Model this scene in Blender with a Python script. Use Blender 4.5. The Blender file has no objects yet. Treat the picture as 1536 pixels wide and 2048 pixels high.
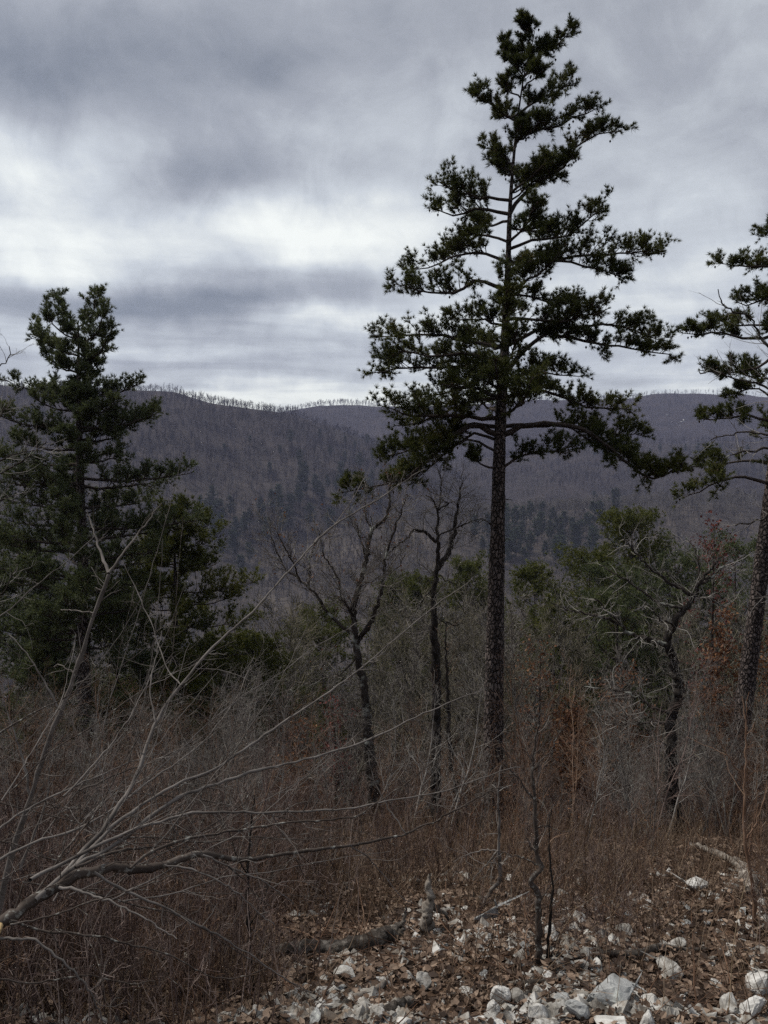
import bpy, bmesh, math
import numpy as np
from mathutils import Vector

rng = np.random.default_rng(11)
SC = bpy.context.scene
COL = SC.collection
rad = math.radians

# ------------------------------------------------------------------ camera
W, H, F = 1536.0, 2048.0, 1575.0
PITCH = math.atan(94 / F)
CAM = np.array([0.0, 0.0, 1.6])
cam_d = bpy.data.cameras.new("camera")
cam_d.sensor_fit = 'HORIZONTAL'
cam_d.sensor_width = 36.0
cam_d.lens = 36.0 * F / W
cam_d.clip_start = 0.05
cam_d.clip_end = 12000
cam = bpy.data.objects.new("camera", cam_d)
cam.location = CAM
cam.rotation_euler = (math.pi / 2 - PITCH, 0, 0)
COL.objects.link(cam)
SC.camera = cam

# ------------------------------------------------------------------ exposure / render
SC.view_settings.view_transform = 'Standard'
SC.view_settings.look = 'None'
SC.view_settings.exposure = 1.32
SC.view_settings.gamma = 1.0
SC.view_settings.use_curve_mapping = False
SC.cycles.max_bounces = 5
SC.cycles.diffuse_bounces = 3
SC.cycles.glossy_bounces = 1
SC.cycles.transmission_bounces = 2
SC.cycles.transparent_max_bounces = 4
SC.cycles.volume_bounces = 0
SC.cycles.sample_clamp_direct = 3.0
SC.cycles.sample_clamp_indirect = 1.0
SC.cycles.use_denoising = False
SC.cycles.denoiser = 'OPENIMAGEDENOISE'
SC.cycles.denoising_input_passes = 'RGB_ALBEDO_NORMAL'
SC.cycles.denoising_prefilter = 'ACCURATE'

# ------------------------------------------------------------------ sun + sky
SUN_AZ, SUN_EL = rad(-68), rad(56)        # ahead and a little to the west, behind the cloud
sd = bpy.data.lights.new("sun", 'SUN')
sd.energy = 1.5
sd.angle = rad(12)
sd.color = (1.0, 0.95, 0.87)
sun = bpy.data.objects.new("sun", sd)
sdir = Vector((math.sin(SUN_AZ) * math.cos(SUN_EL), math.cos(SUN_AZ) * math.cos(SUN_EL), math.sin(SUN_EL)))
sun.rotation_euler = sdir.to_track_quat('Z', 'Y').to_euler()
sun.location = (0, 0, 60)
COL.objects.link(sun)

world = bpy.data.worlds.new("World")
SC.world = world
world.use_nodes = True
wt = world.node_tree
wt.nodes.clear()


class NT:
    """small helper to write node trees as expressions"""
    def __init__(s, tree):
        s.t = tree

    def n(s, kind, **kw):
        nd = s.t.nodes.new(kind)
        for k, v in kw.items():
            setattr(nd, k, v)
        return nd

    def l(s, a, b):
        s.t.links.new(a, b)

    def put(s, sock, v):
        if isinstance(v, bpy.types.NodeSocket):
            s.l(v, sock)
        else:
            sock.default_value = v

    def m(s, op, a, b=0.0, c=None):
        nd = s.n('ShaderNodeMath', operation=op)
        s.put(nd.inputs[0], a)
        s.put(nd.inputs[1], b)
        if c is not None:
            s.put(nd.inputs[2], c)
        return nd.outputs[0]

    def noise(s, vec, scale, detail=4.0, rough=0.55, dist=0.0):
        nd = s.n('ShaderNodeTexNoise')
        if vec is not None:
            s.l(vec, nd.inputs['Vector'])
        nd.inputs['Scale'].default_value = scale
        nd.inputs['Detail'].default_value = detail
        nd.inputs['Roughness'].default_value = rough
        nd.inputs['Distortion'].default_value = dist
        return nd

    def ramp(s, fac, stops, interp='LINEAR'):
        nd = s.n('ShaderNodeValToRGB')
        cr = nd.color_ramp
        cr.interpolation = interp
        while len(cr.elements) < len(stops):
            cr.elements.new(0.5)
        for e, (p, c) in zip(cr.elements, stops):
            e.position = p
            e.color = (*c, 1.0)
        s.put(nd.inputs[0], fac)
        return nd.outputs[0]

    def mix(s, fac, a, b, blend='MIX'):
        nd = s.n('ShaderNodeMix', data_type='RGBA', blend_type=blend)
        s.put(nd.inputs[0], fac)
        for i, v in ((6, a), (7, b)):
            if isinstance(v, tuple):
                v = (*v, 1.0) if len(v) == 3 else v
            s.put(nd.inputs[i], v)
        return nd.outputs[2]


def build_world():
    w = NT(wt)
    tc = w.n('ShaderNodeTexCoord')
    sep = w.n('ShaderNodeSeparateXYZ')
    w.l(tc.outputs['Generated'], sep.inputs[0])
    x, y, z = sep.outputs
    # cloud deck: directions projected on a plane overhead, flattening near the horizon
    zz = w.m('ADD', w.m('ABSOLUTE', z), 0.10)
    cmb = w.n('ShaderNodeCombineXYZ')
    w.l(w.m('DIVIDE', x, zz), cmb.inputs[0])
    w.l(w.m('DIVIDE', y, zz), cmb.inputs[1])
    n1 = w.noise(cmb.outputs[0], 0.75, 5, 0.5, 0.5)
    n2 = w.noise(tc.outputs['Generated'], 4.2, 7, 0.58, 0.6)
    n3 = w.noise(cmb.outputs[0], 1.7, 6, 0.55, 0.4)
    az = w.m('ARCTAN2', x, y)
    el = w.m('ARCSINE', z)
    cs = w.n('ShaderNodeCombineXYZ')
    w.l(w.m('DIVIDE', x, w.m('ADD', w.m('ABSOLUTE', y), 0.35)), cs.inputs[0])
    w.l(w.m('MULTIPLY', el, 9.0), cs.inputs[1])
    n4 = w.noise(cs.outputs[0], 4.2, 5, 0.55, 0.5)
    n5 = w.noise(tc.outputs['Generated'], 11.0, 6, 0.6, 0.8)
    band = w.m('EXPONENT', w.m('MULTIPLY', w.m('MULTIPLY', el, el), -26.0))
    # cloud shapes: ragged lobes in azimuth / elevation
    wrp = w.noise(tc.outputs['Generated'], 5.0, 5, 0.6)
    wsep = w.n('ShaderNodeSeparateXYZ')
    w.l(wrp.outputs['Color'], wsep.inputs[0])
    azw = w.m('ADD', az, w.m('MULTIPLY', w.m('SUBTRACT', wsep.outputs[0], 0.5), 0.20))
    elw = w.m('ADD', el, w.m('MULTIPLY', w.m('SUBTRACT', wsep.outputs[1], 0.5), 0.085))
    # px, py, sx, sy, amplitude
    lobes = [(20, 520, 360, 88, 0.36), (50, 330, 190, 75, 0.30), (470, 470, 300, 66, 0.16),
             (680, 480, 240, 75, 0.20), (430, 800, 640, 46, 0.40), (690, 640, 190, 26, 0.30),
             (540, 290, 240, 80, 0.09), (1150, 620, 460, 170, 0.20), (330, 700, 330, 12, 0.13),
             (130, 150, 330, 105, -0.30), (760, 60, 500, 90, -0.05), (250, 330, 60, 50, 0.10), (390, 380, 150, 58, -0.25), (720, 375, 170, 50, -0.08),
             (120, 605, 420, 30, -0.36), (480, 610, 220, 34, -0.20), (620, 565, 240, 16, -0.12),
             (200, 740, 420, 16, -0.07)]
    tot = None
    for px, py, sx, sy, a in lobes:
        a0 = math.atan((px - 768) / F)
        e0 = math.atan((930 - py) / F * math.cos(a0))
        da = w.m('DIVIDE', w.m('SUBTRACT', azw, a0), sx / F)
        de = w.m('DIVIDE', w.m('SUBTRACT', elw, e0), sy / F)
        q = w.m('ADD', w.m('MULTIPLY', da, da), w.m('MULTIPLY', de, de))
        g = w.m('MULTIPLY', w.m('EXPONENT', w.m('MULTIPLY', q, -1.0)), a * 1.12)
        tot = g if tot is None else w.m('ADD', tot, g)
    b = w.m('ADD', 0.495, tot)
    b = w.m('ADD', b, w.m('MULTIPLY', w.m('SUBTRACT', n1.outputs['Fac'], 0.5), 0.28))
    b = w.m('ADD', b, w.m('MULTIPLY', w.m('SUBTRACT', n2.outputs['Fac'], 0.5), 0.56))
    b = w.m('ADD', b, w.m('MULTIPLY', w.m('SUBTRACT', n3.outputs['Fac'], 0.5), 0.36))
    b = w.m('ADD', b, w.m('MULTIPLY', w.m('SUBTRACT', n5.outputs['Fac'], 0.5), 0.34))
    b = w.m('ADD', b, w.m('MULTIPLY', w.m('MULTIPLY', w.m('SUBTRACT', n4.outputs['Fac'], 0.5), 1.0), band))
    K = 3.5
    col = w.ramp(b, [(0.0, (0.110, 0.121, 0.136)), (0.22, (0.205, 0.218, 0.238)), (0.45, (0.358, 0.371, 0.392)),
                     (0.68, (0.60, 0.63, 0.645)), (0.92, (0.97, 0.99, 0.92))])
    col = w.mix(1.0, col, (K, K, K, 1.0), 'MULTIPLY')
    sky = w.n('ShaderNodeTexSky', sky_type='NISHITA')
    sky.sun_disc = False
    sky.sun_elevation = SUN_EL
    sky.sun_rotation = SUN_AZ
    sky.altitude = 300
    col = w.mix(0.06, col, sky.outputs[0])
    bg = w.n('ShaderNodeBackground')
    w.l(col, bg.inputs[0])
    bg.inputs[1].default_value = 0.125
    out = w.n('ShaderNodeOutputWorld')
    w.l(bg.outputs[0], out.inputs[0])


build_world()
world.cycles.sampling_method = 'MANUAL'
world.cycles.sample_map_resolution = 512


# ------------------------------------------------------------------ small maths
def nrm(v):
    return v / np.maximum(np.linalg.norm(v, axis=-1, keepdims=True), 1e-9)


def P(px, py, d):
    """world point seen at photo pixel (px, py) at forward distance d"""
    xv, yv = (px - W / 2) / F, -(py - H / 2) / F
    dy = math.cos(PITCH) + yv * math.sin(PITCH)
    dz = -math.sin(PITCH) + yv * math.cos(PITCH)
    s = d / dy
    return np.array([xv * s, d, CAM[2] + dz * s])


def waves(x, y, scale, seed, n=9):
    r = np.random.default_rng(seed)
    out = 0
    for i in range(n):
        a = r.uniform(0, 6.283)
        k = 6.283 / scale * r.uniform(0.6, 1.9)
        out = out + np.sin(k * (x * math.cos(a) + y * math.sin(a)) + r.uniform(0, 6.283)) / (0.6 + 0.25 * i)
    return out / 3.0


NEAR_D = np.array([-400, -60, -20, -5, 0, 2, 4, 6, 8, 10, 13, 16, 22, 30, 45, 60, 120, 250, 400, 520, 700, 9000.])
NEAR_Z = np.array([70, 17, 5.6, 1.3, 0, -.57, -1.17, -1.80, -2.5, -3.3, -4.62, -6.05, -8.95, -13, -20.6, -28.5, -61, -122, -158, -165, -166, -166.])
_dd = np.linspace(-400, 9000, 18801)
_zz = np.interp(_dd, NEAR_D, NEAR_Z)
_k = np.hanning(9); _k /= _k.sum()
_zz = np.convolve(np.pad(_zz, 4, mode='edge'), _k, mode='valid')


def skyline(u, tab):
    t = np.array(tab, float)
    return np.interp(u * F + W / 2, t[:, 0], t[:, 1])


SKY_A = [(-1400, 760), (-400, 748), (0, 768), (200, 776), (280, 780), (350, 786), (450, 808), (520, 819), (580, 828), (640, 846), (700, 866), (800, 905), (1000, 990), (1200, 1060), (1536, 1110), (4000, 1110)]
SKY_B = [(-2000, 860), (400, 838), (540, 826), (600, 814), (640, 806), (680, 806), (760, 809), (870, 808), (1000, 803), (1130, 799), (1250, 795), (1300, 790), (1340, 786), (1440, 786), (1536, 792), (2400, 780), (4000, 800)]
SKY_C = [(-2000, 1150), (400, 1120), (600, 1040), (760, 960), (900, 925), (1040, 905), (1180, 893), (1290, 886), (1400, 884), (1536, 880), (2200, 860), (4000, 860)]
SKY_D = [(-2000, 1180), (300, 1180), (500, 1120), (650, 1070), (800, 1040), (1000, 1030), (1200, 1015), (1536, 1000), (4000, 980)]


def sstep(t):
    t = np.clip(t, 0, 1)
    return t * t * (3 - 2 * t)


def ground_h(x, y):
    x = np.asarray(x, float); y = np.asarray(y, float)
    r = np.hypot(x, y)
    z = np.interp(y, _dd, _zz)
    rough = waves(x, y, 3.2, 1) * 0.07 + waves(x, y, 0.8, 2) * 0.022
    z = z + rough * np.clip(r / 3, 0.2, 1) + waves(x, y, 70, 3) * np.clip((r - 20) / 100, 0, 1) * 2.5
    u = np.where(y > 1, x / np.maximum(y, 1), np.sign(x) * 4)
    u = np.clip(u, -2.4, 2.4)
    fr = sstep((y + 50) / 250)
    bump = waves(x, y, 260, 4) + 0.5 * waves(x, y, 110, 5)
    for tab, r0, r1, back, amp, p in ((SKY_A, 430, 1120, 0.25, 7, 1.0), (SKY_B, 1150, 2050, 0.2, 9, 1.0), (SKY_C, 480, 1330, 0.22, 7, 1.0), (SKY_D, 330, 720, 0.10, 4, 1.0)):
        crest = 1.6 + r1 * (930 - skyline(u, tab)) / F
        Y = np.maximum(y, 0)
        t = (Y - r0) / (r1 - r0)
        base = -170
        f = np.clip(t, 0, 1)
        f = 0.55 * f + 0.45 * sstep(f)
        h = base + (crest - base) * f - np.maximum(Y - r1, 0) * back
        h = h + bump * amp * np.clip(t, 0, 1) * np.clip((1.0 - t) * 4 + 0.15, 0, 1)
        z = np.maximum(z, np.where(fr > 0.5, h, -1e9))
    return z


def gz(x, y):
    return float(ground_h(np.array([x]), np.array([y]))[0])


def hit(px, py, far=2400):
    """ground point seen at photo pixel"""
    d = np.exp(np.linspace(math.log(1.5), math.log(far), 3000))
    a = P(px, py, 1.0) - CAM
    pts = CAM + d[:, None] * a
    below = np.nonzero(pts[:, 2] < ground_h(pts[:, 0], pts[:, 1]))[0]
    i = below[0] if len(below) else len(d) - 1
    q = pts[i].copy(); q[2] = gz(q[0], q[1])
    return q


# ------------------------------------------------------------------ materials
def mat(name, build, rough=0.9, spec=0.2):
    m = bpy.data.materials.new(name)
    m.use_nodes = True
    t = m.node_tree
    b = t.nodes['Principled BSDF']
    b.inputs['Roughness'].default_value = rough
    b.inputs['Specular IOR Level'].default_value = spec
    g = NT(t)
    build(g, b)
    return m


def bump(g, b, h, strength, dist):
    n = g.n('ShaderNodeBump')
    n.inputs['Strength'].default_value = strength
    n.inputs['Distance'].default_value = dist
    g.l(h, n.inputs['Height'])
    g.l(n.outputs[0], b.inputs['Normal'])


def m_noise(name, stops, scale, detail=5, island=0.0, bs=0.0, bd=0.01, rough=0.95, spec=0.06, stretch=None, objvar=0.0, lichen=None):
    def build(g, b):
        tc = g.n('ShaderNodeTexCoord')
        v = tc.outputs['Object']
        if stretch:
            mp = g.n('ShaderNodeMapping')
            mp.inputs['Scale'].default_value = stretch
            g.l(v, mp.inputs[0]); v = mp.outputs[0]
        nz = g.noise(v, scale, detail, 0.6)
        f = nz.outputs['Fac']
        if island:
            ge = g.n('ShaderNodeNewGeometry')
            f = g.m('ADD', f, g.m('MULTIPLY', g.m('SUBTRACT', ge.outputs['Random Per Island'], 0.5), island))
        if objvar:
            oi = g.n('ShaderNodeObjectInfo')
            f = g.m('ADD', f, g.m('MULTIPLY', g.m('SUBTRACT', oi.outputs['Random'], 0.5), objvar))
        c = g.ramp(f, stops)
        if lichen:
            lc, lsc, lo, hi = lichen
            ln = g.noise(tc.outputs['Object'], lsc, 4, 0.6)
            mr = g.n('ShaderNodeMapRange')
            g.l(ln.outputs['Fac'], mr.inputs[0])
            mr.inputs[1].default_value = lo; mr.inputs[2].default_value = hi
            c = g.mix(mr.outputs[0], c, lc)
        g.l(c, b.inputs['Base Color'])
        if bs:
            bump(g, b, nz.outputs['Fac'], bs, bd)
    return mat(name, build, rough, spec)


def m_pine_bark(name, dark, mid, light):
    def build(g, b):
        tc = g.n('ShaderNodeTexCoord')
        mp = g.n('ShaderNodeMapping')
        mp.inputs['Scale'].default_value = (1, 1, 0.55)
        nz0 = g.noise(tc.outputs['Object'], 6, 3)
        ad = g.n('ShaderNodeVectorMath', operation='ADD')
        sc = g.n('ShaderNodeVectorMath', operation='SCALE')
        g.l(nz0.outputs['Color'], sc.inputs[0]); sc.inputs['Scale'].default_value = 0.08
        g.l(tc.outputs['Object'], mp.inputs[0])
        g.l(mp.outputs[0], ad.inputs[0]); g.l(sc.outputs[0], ad.inputs[1])
        vo = g.n('ShaderNodeTexVoronoi', feature='DISTANCE_TO_EDGE')
        g.l(ad.outputs[0], vo.inputs['Vector']); vo.inputs['Scale'].default_value = 15
        vc = g.n('ShaderNodeTexVoronoi', feature='F1')
        g.l(ad.outputs[0], vc.inputs['Vector']); vc.inputs['Scale'].default_value = 15
        cs = g.n('ShaderNodeSeparateColor'); g.l(vc.outputs['Color'], cs.inputs[0])
        nz = g.noise(tc.outputs['Object'], 40, 4)
        edge = g.n('ShaderNodeMapRange'); g.l(vo.outputs[0], edge.inputs[0])
        edge.inputs[1].default_value = 0.02; edge.inputs[2].default_value = 0.22
        f = g.m('ADD', g.m('MULTIPLY', cs.outputs[0], 0.6), g.m('MULTIPLY', nz.outputs['Fac'], 0.4))
        plate = g.ramp(f, [(0.15, mid), (0.8, light)])
        c = g.mix(edge.outputs[0], dark, plate)
        g.l(c, b.inputs['Base Color'])
        bump(g, b, g.m('ADD', edge.outputs[0], g.m('MULTIPLY', nz.outputs['Fac'], 0.4)), 1.0, 0.03)
    return mat(name, build, 0.92, 0.15)


def m_leafy(name, stops, scale, island=0.6, trans=0.25, rough=0.6, spec=0.25, objvar=0.0):
    """needles and leaves: colour by clump and by leaf, a little light through"""
    m = bpy.data.materials.new(name)
    m.use_nodes = True
    t = m.node_tree
    g = NT(t)
    b = t.nodes['Principled BSDF']
    b.inputs['Roughness'].default_value = rough
    b.inputs['Specular IOR Level'].default_value = spec
    tc = g.n('ShaderNodeTexCoord')
    nz = g.noise(tc.outputs['Object'], scale, 3, 0.6)
    ge = g.n('ShaderNodeNewGeometry')
    f = g.m('ADD', nz.outputs['Fac'], g.m('MULTIPLY', g.m('SUBTRACT', ge.outputs['Random Per Island'], 0.5), island))
    if objvar:
        oi = g.n('ShaderNodeObjectInfo')
        f = g.m('ADD', f, g.m('MULTIPLY', g.m('SUBTRACT', oi.outputs['Random'], 0.5), objvar))
    c = g.ramp(f, stops)
    g.l(c, b.inputs['Base Color'])
    if trans:
        tr = g.n('ShaderNodeBsdfTranslucent')
        g.l(c, tr.inputs[0])
        mx = g.n('ShaderNodeMixShader')
        mx.inputs[0].default_value = trans
        g.l(b.outputs[0], mx.inputs[1]); g.l(tr.outputs[0], mx.inputs[2])
        g.l(mx.outputs[0], t.nodes['Material Output'].inputs[0])
    return m


def m_ground():
    def build(g, b):
        tc = g.n('ShaderNodeTexCoord')
        o = tc.outputs['Object']
        big = g.noise(o, 0.9, 5, 0.6)
        fine = g.noise(o, 14, 6, 0.65)
        vo = g.n('ShaderNodeTexVoronoi', feature='F1'); g.l(o, vo.inputs['Vector']); vo.inputs['Scale'].default_value = 16
        cs = g.n('ShaderNodeSeparateColor'); g.l(vo.outputs['Color'], cs.inputs[0])
        f = g.m('ADD', g.m('MULTIPLY', fine.outputs['Fac'], 0.55), g.m('MULTIPLY', cs.outputs[0], 0.45))
        c = g.ramp(f, [(0.2, (0.018, 0.012, 0.009)), (0.5, (0.055, 0.036, 0.025)), (0.75, (0.12, 0.078, 0.052)), (0.95, (0.19, 0.14, 0.10))])
        c2 = g.ramp(big.outputs['Fac'], [(0.35, (0.55, 0.5, 0.48)), (0.7, (1.0, 1.0, 1.0))])
        c = g.mix(1.0, c, c2, 'MULTIPLY')
        # far slopes: leaf litter under bare woods, patchy
        far = g.noise(o, 0.02, 6, 0.6)
        cf = g.ramp(far.outputs['Fac'], [(0.3, (0.017, 0.014, 0.014)), (0.5, (0.028, 0.023, 0.022)), (0.7, (0.043, 0.035, 0.032))])
        ln = g.n('ShaderNodeVectorMath', operation='LENGTH'); g.l(o, ln.inputs[0])
        mr = g.n('ShaderNodeMapRange'); g.l(ln.outputs['Value'], mr.inputs[0])
        mr.inputs[1].default_value = 40; mr.inputs[2].default_value = 120
        valley = g.ramp(far.outputs['Fac'], [(0.3, (0.032, 0.027, 0.024)), (0.5, (0.058, 0.049, 0.042)), (0.7, (0.088, 0.075, 0.063))])
        mv = g.n('ShaderNodeMapRange'); g.l(ln.outputs['Value'], mv.inputs[0])
        mv.inputs[1].default_value = 1000; mv.inputs[2].default_value = 650
        cf = g.mix(mv.outputs[0], cf, valley)  # valley ground lightened; upper slopes carry the cloud shade in their colour
        c = g.mix(mr.outputs[0], c, cf)
        g.l(c, b.inputs['Base Color'])
        bump(g, b, f, 0.7, 0.03)
    return mat("leaf_litter_soil", build, 0.95, 0.1)


M_GROUND = m_ground()
M_PINEBARK = m_pine_bark("pine_bark_plates", (0.014, 0.011, 0.010), (0.075, 0.058, 0.052), (0.17, 0.14, 0.13))
M_PINELIMB = m_noise("pine_limb_bark", [(0.3, (0.022, 0.018, 0.016)), (0.7, (0.075, 0.06, 0.053))], 20, bs=0.5)
M_NEEDLE = m_leafy("pine_needles", [(0.15, (0.024, 0.033, 0.010)), (0.5, (0.055, 0.067, 0.017)), (0.85, (0.13, 0.13, 0.032)), (0.97, (0.17, 0.11, 0.045))], 0.9)
M_NEEDLE_BLUE = m_leafy("dull_pine_needles", [(0.15, (0.034, 0.047, 0.025)), (0.5, (0.088, 0.110, 0.048)), (0.85, (0.155, 0.165, 0.060))], 0.7)
M_NEEDLE_YEL = m_leafy("olive_pine_needles", [(0.15, (0.036, 0.046, 0.013)), (0.5, (0.088, 0.100, 0.023)), (0.85, (0.165, 0.16, 0.036))], 0.6)
M_FARPINE = m_leafy("far_pine_needles", [(0.2, (0.018, 0.030, 0.012)), (0.8, (0.052, 0.074, 0.028))], 0.3, trans=0, objvar=0.4)
M_CONE = m_noise("pine_cone_scales", [(0.3, (0.02, 0.014, 0.010)), (0.7, (0.06, 0.042, 0.03))], 30)
M_BARK_DARK = m_noise("wet_dark_bark", [(0.3, (0.012, 0.010, 0.009)), (0.6, (0.036, 0.031, 0.028)), (0.8, (0.07, 0.062, 0.056))], 14, 6, bs=0.9, bd=0.02, stretch=(1, 1, 0.35))
M_BARK_LICHEN = m_noise("lichen_bark", [(0.3, (0.016, 0.013, 0.011)), (0.6, (0.05, 0.042, 0.037)), (0.8, (0.10, 0.087, 0.08))], 16, 6, bs=0.9, bd=0.02, stretch=(1, 1, 0.4), lichen=((0.30, 0.31, 0.28), 3.2, 0.56, 0.66))
M_TWIG_GREY = m_noise("grey_twig_bark", [(0.3, (0.06, 0.051, 0.046)), (0.7, (0.21, 0.188, 0.17))], 5, 4, island=0.35, lichen=((0.33, 0.33, 0.29), 9, 0.56, 0.68))
M_TWIG_PALE = m_noise("pale_twig_bark", [(0.3, (0.12, 0.108, 0.10)), (0.7, (0.34, 0.32, 0.295))], 6, 4, island=0.4)
M_TWIG_BROWN = m_noise("brown_twig_bark", [(0.2, (0.040, 0.025, 0.018)), (0.55, (0.150, 0.088, 0.058)), (0.9, (0.31, 0.215, 0.155))], 5, 4, island=0.5, objvar=0.55)
M_TWIG_PURPLE = m_noise("purplish_twig_bark", [(0.2, (0.036, 0.026, 0.025)), (0.55, (0.120, 0.084, 0.074)), (0.9, (0.27, 0.215, 0.19))], 5, 4, island=0.5, objvar=0.55)
M_TWIG_FAR_SHADED = m_noise("far_bare_wood_shaded", [(0.2, (0.014, 0.012, 0.013)), (0.5, (0.024, 0.020, 0.022)), (0.8, (0.040, 0.034, 0.034))], 0.25, 2, island=0.2, objvar=0.4)  # darker copy: cloud shade over the upper slopes put into the wood colour
M_TWIG_VALLEY_LIT = m_noise("pale_valley_wood_lit", [(0.2, (0.065, 0.058, 0.050)), (0.5, (0.135, 0.121, 0.106)), (0.8, (0.22, 0.20, 0.178))], 0.25, 2, island=0.2, objvar=0.4)  # lighter copy: paler bark, and valley light outside the cloud shade painted in
M_TWIG_MID = m_noise("olive_grey_twigs", [(0.3, (0.05, 0.046, 0.034)), (0.7, (0.20, 0.18, 0.135))], 2, 3, island=0.5, objvar=0.2)
M_SHRUB_BARK = m_noise("smooth_grey_brown_bark", [(0.3, (0.030, 0.023, 0.020)), (0.6, (0.085, 0.070, 0.061)), (0.8, (0.17, 0.15, 0.135))], 9, 5, bs=0.4, bd=0.004, lichen=((0.30, 0.30, 0.275), 45, 0.56, 0.70))
M_SHRUB_PALE = m_noise("weathered_pale_bark", [(0.3, (0.06, 0.052, 0.047)), (0.7, (0.21, 0.19, 0.175))], 12, 5, island=0.3, bs=0.3, bd=0.003)
M_DEADWOOD = m_noise("bleached_dead_wood", [(0.28, (0.035, 0.028, 0.024)), (0.5, (0.20, 0.175, 0.15)), (0.75, (0.46, 0.42, 0.37))], 10, 6, bs=0.9, bd=0.02, stretch=(1, 1, 1))
M_LOG = m_noise("rotting_log_bark", [(0.3, (0.018, 0.015, 0.013)), (0.5, (0.07, 0.06, 0.052)), (0.68, (0.26, 0.235, 0.205))], 14, 7, bs=1.0, bd=0.04)
M_CUT = m_noise("fresh_broken_wood", [(0.3, (0.40, 0.27, 0.13)), (0.7, (0.62, 0.47, 0.26))], 40)
M_ROCK = m_noise("white_quartzite", [(0.25, (0.10, 0.088, 0.075)), (0.40, (0.28, 0.265, 0.24)), (0.55, (0.52, 0.51, 0.485)), (0.8, (0.70, 0.695, 0.675))], 9, 8, bs=0.7, bd=0.02, objvar=0.22, lichen=((0.20, 0.15, 0.11), 6, 0.53, 0.68))
M_ROCKGREY = m_noise("grey_quartzite", [(0.3, (0.13, 0.13, 0.125)), (0.5, (0.30, 0.305, 0.30)), (0.75, (0.50, 0.50, 0.485))], 8, 7, bs=0.8, bd=0.02, lichen=((0.52, 0.54, 0.50), 6, 0.58, 0.66))
M_LEAF = m_leafy("fallen_oak_leaves", [(0.1, (0.040, 0.026, 0.019)), (0.4, (0.095, 0.062, 0.043)), (0.7, (0.155, 0.105, 0.075)), (0.95, (0.26, 0.19, 0.14))], 2.0, island=1.0, trans=0.1, rough=0.75)
M_OAKLEAF = m_leafy("clinging_russet_leaves", [(0.1, (0.055, 0.022, 0.012)), (0.5, (0.14, 0.058, 0.028)), (0.9, (0.24, 0.125, 0.06))], 1.5, island=0.8, trans=0.3)
M_REDLEAF = m_leafy("clinging_dark_red_leaves", [(0.1, (0.045, 0.014, 0.012)), (0.5, (0.105, 0.028, 0.024)), (0.9, (0.20, 0.06, 0.045))], 1.5, island=0.8, trans=0.3)
M_STRAW = m_noise("dry_brown_stems", [(0.2, (0.045, 0.028, 0.019)), (0.5, (0.125, 0.083, 0.056)), (0.8, (0.30, 0.225, 0.16))], 1.2, 4, island=0.8)
M_STALK = m_noise("pale_grass_stalk", [(0.3, (0.25, 0.18, 0.11)), (0.7, (0.42, 0.33, 0.22))], 5)


# ------------------------------------------------------------------ geometry helpers
class G:
    """collects vertex / face arrays and builds one mesh"""
    def __init__(s):
        s.V, s.L, s.C, s.M, s.n = [], [], [], [], 0
        s.mats = []

    def add(s, v, f, m):
        v = np.asarray(v, float).reshape(-1, 3)
        f = np.asarray(f, np.int64)
        if len(f) == 0:
            return s
        if m not in s.mats:
            s.mats.append(m)
        s.V.append(v)
        s.L.append((f + s.n).ravel())
        s.C.append(np.full(len(f), f.shape[1]))
        s.M.append(np.full(len(f), s.mats.index(m)))
        s.n += len(v)
        return s

    def mesh(s, name, org=(0, 0, 0), smooth=True):
        me = bpy.data.meshes.new(name)
        V = np.concatenate(s.V) - np.asarray(org, float)
        L = np.concatenate(s.L); C = np.concatenate(s.C); M = np.concatenate(s.M)
        me.vertices.add(len(V)); me.vertices.foreach_set('co', V.astype(np.float32).ravel())
        me.loops.add(len(L)); me.loops.foreach_set('vertex_index', L.astype(np.int32))
        me.polygons.add(len(C))
        st = np.concatenate([[0], np.cumsum(C)[:-1]])
        me.polygons.foreach_set('loop_start', st.astype(np.int32))
        me.polygons.foreach_set('material_index', M.astype(np.int32))
        me.polygons.foreach_set('use_smooth', np.full(len(C), smooth))
        for m in s.mats:
            me.materials.append(m)
        me.update(calc_edges=True)
        return me

    def build(s, name, parent=None, org=(0, 0, 0), smooth=True, kind=None, label=None):
        if not s.V:
            return None
        o = bpy.data.objects.new(name, s.mesh(name, org, smooth))
        COL.objects.link(o)
        if parent is not None:
            o.parent = parent
        else:
            o.location = org
        if kind:
            o['kind'] = kind
        if label:
            o['label'] = label
        return o


def tag(o, label, cat, group=None):
    o['label'] = label
    o['category'] = cat
    if group:
        o['group'] = group
    return o


def thing(name, label, cat, loc, group=None):
    o = bpy.data.objects.new(name, None)
    o.empty_display_size = 0.2
    o.location = loc
    COL.objects.link(o)
    return tag(o, label, cat, group)


def copy_tree(o, parent=None):
    c = o.copy()
    COL.objects.link(c)
    if parent is not None:
        c.parent = parent
    for ch in list(o.children):
        copy_tree(ch, c)
    return c


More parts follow.
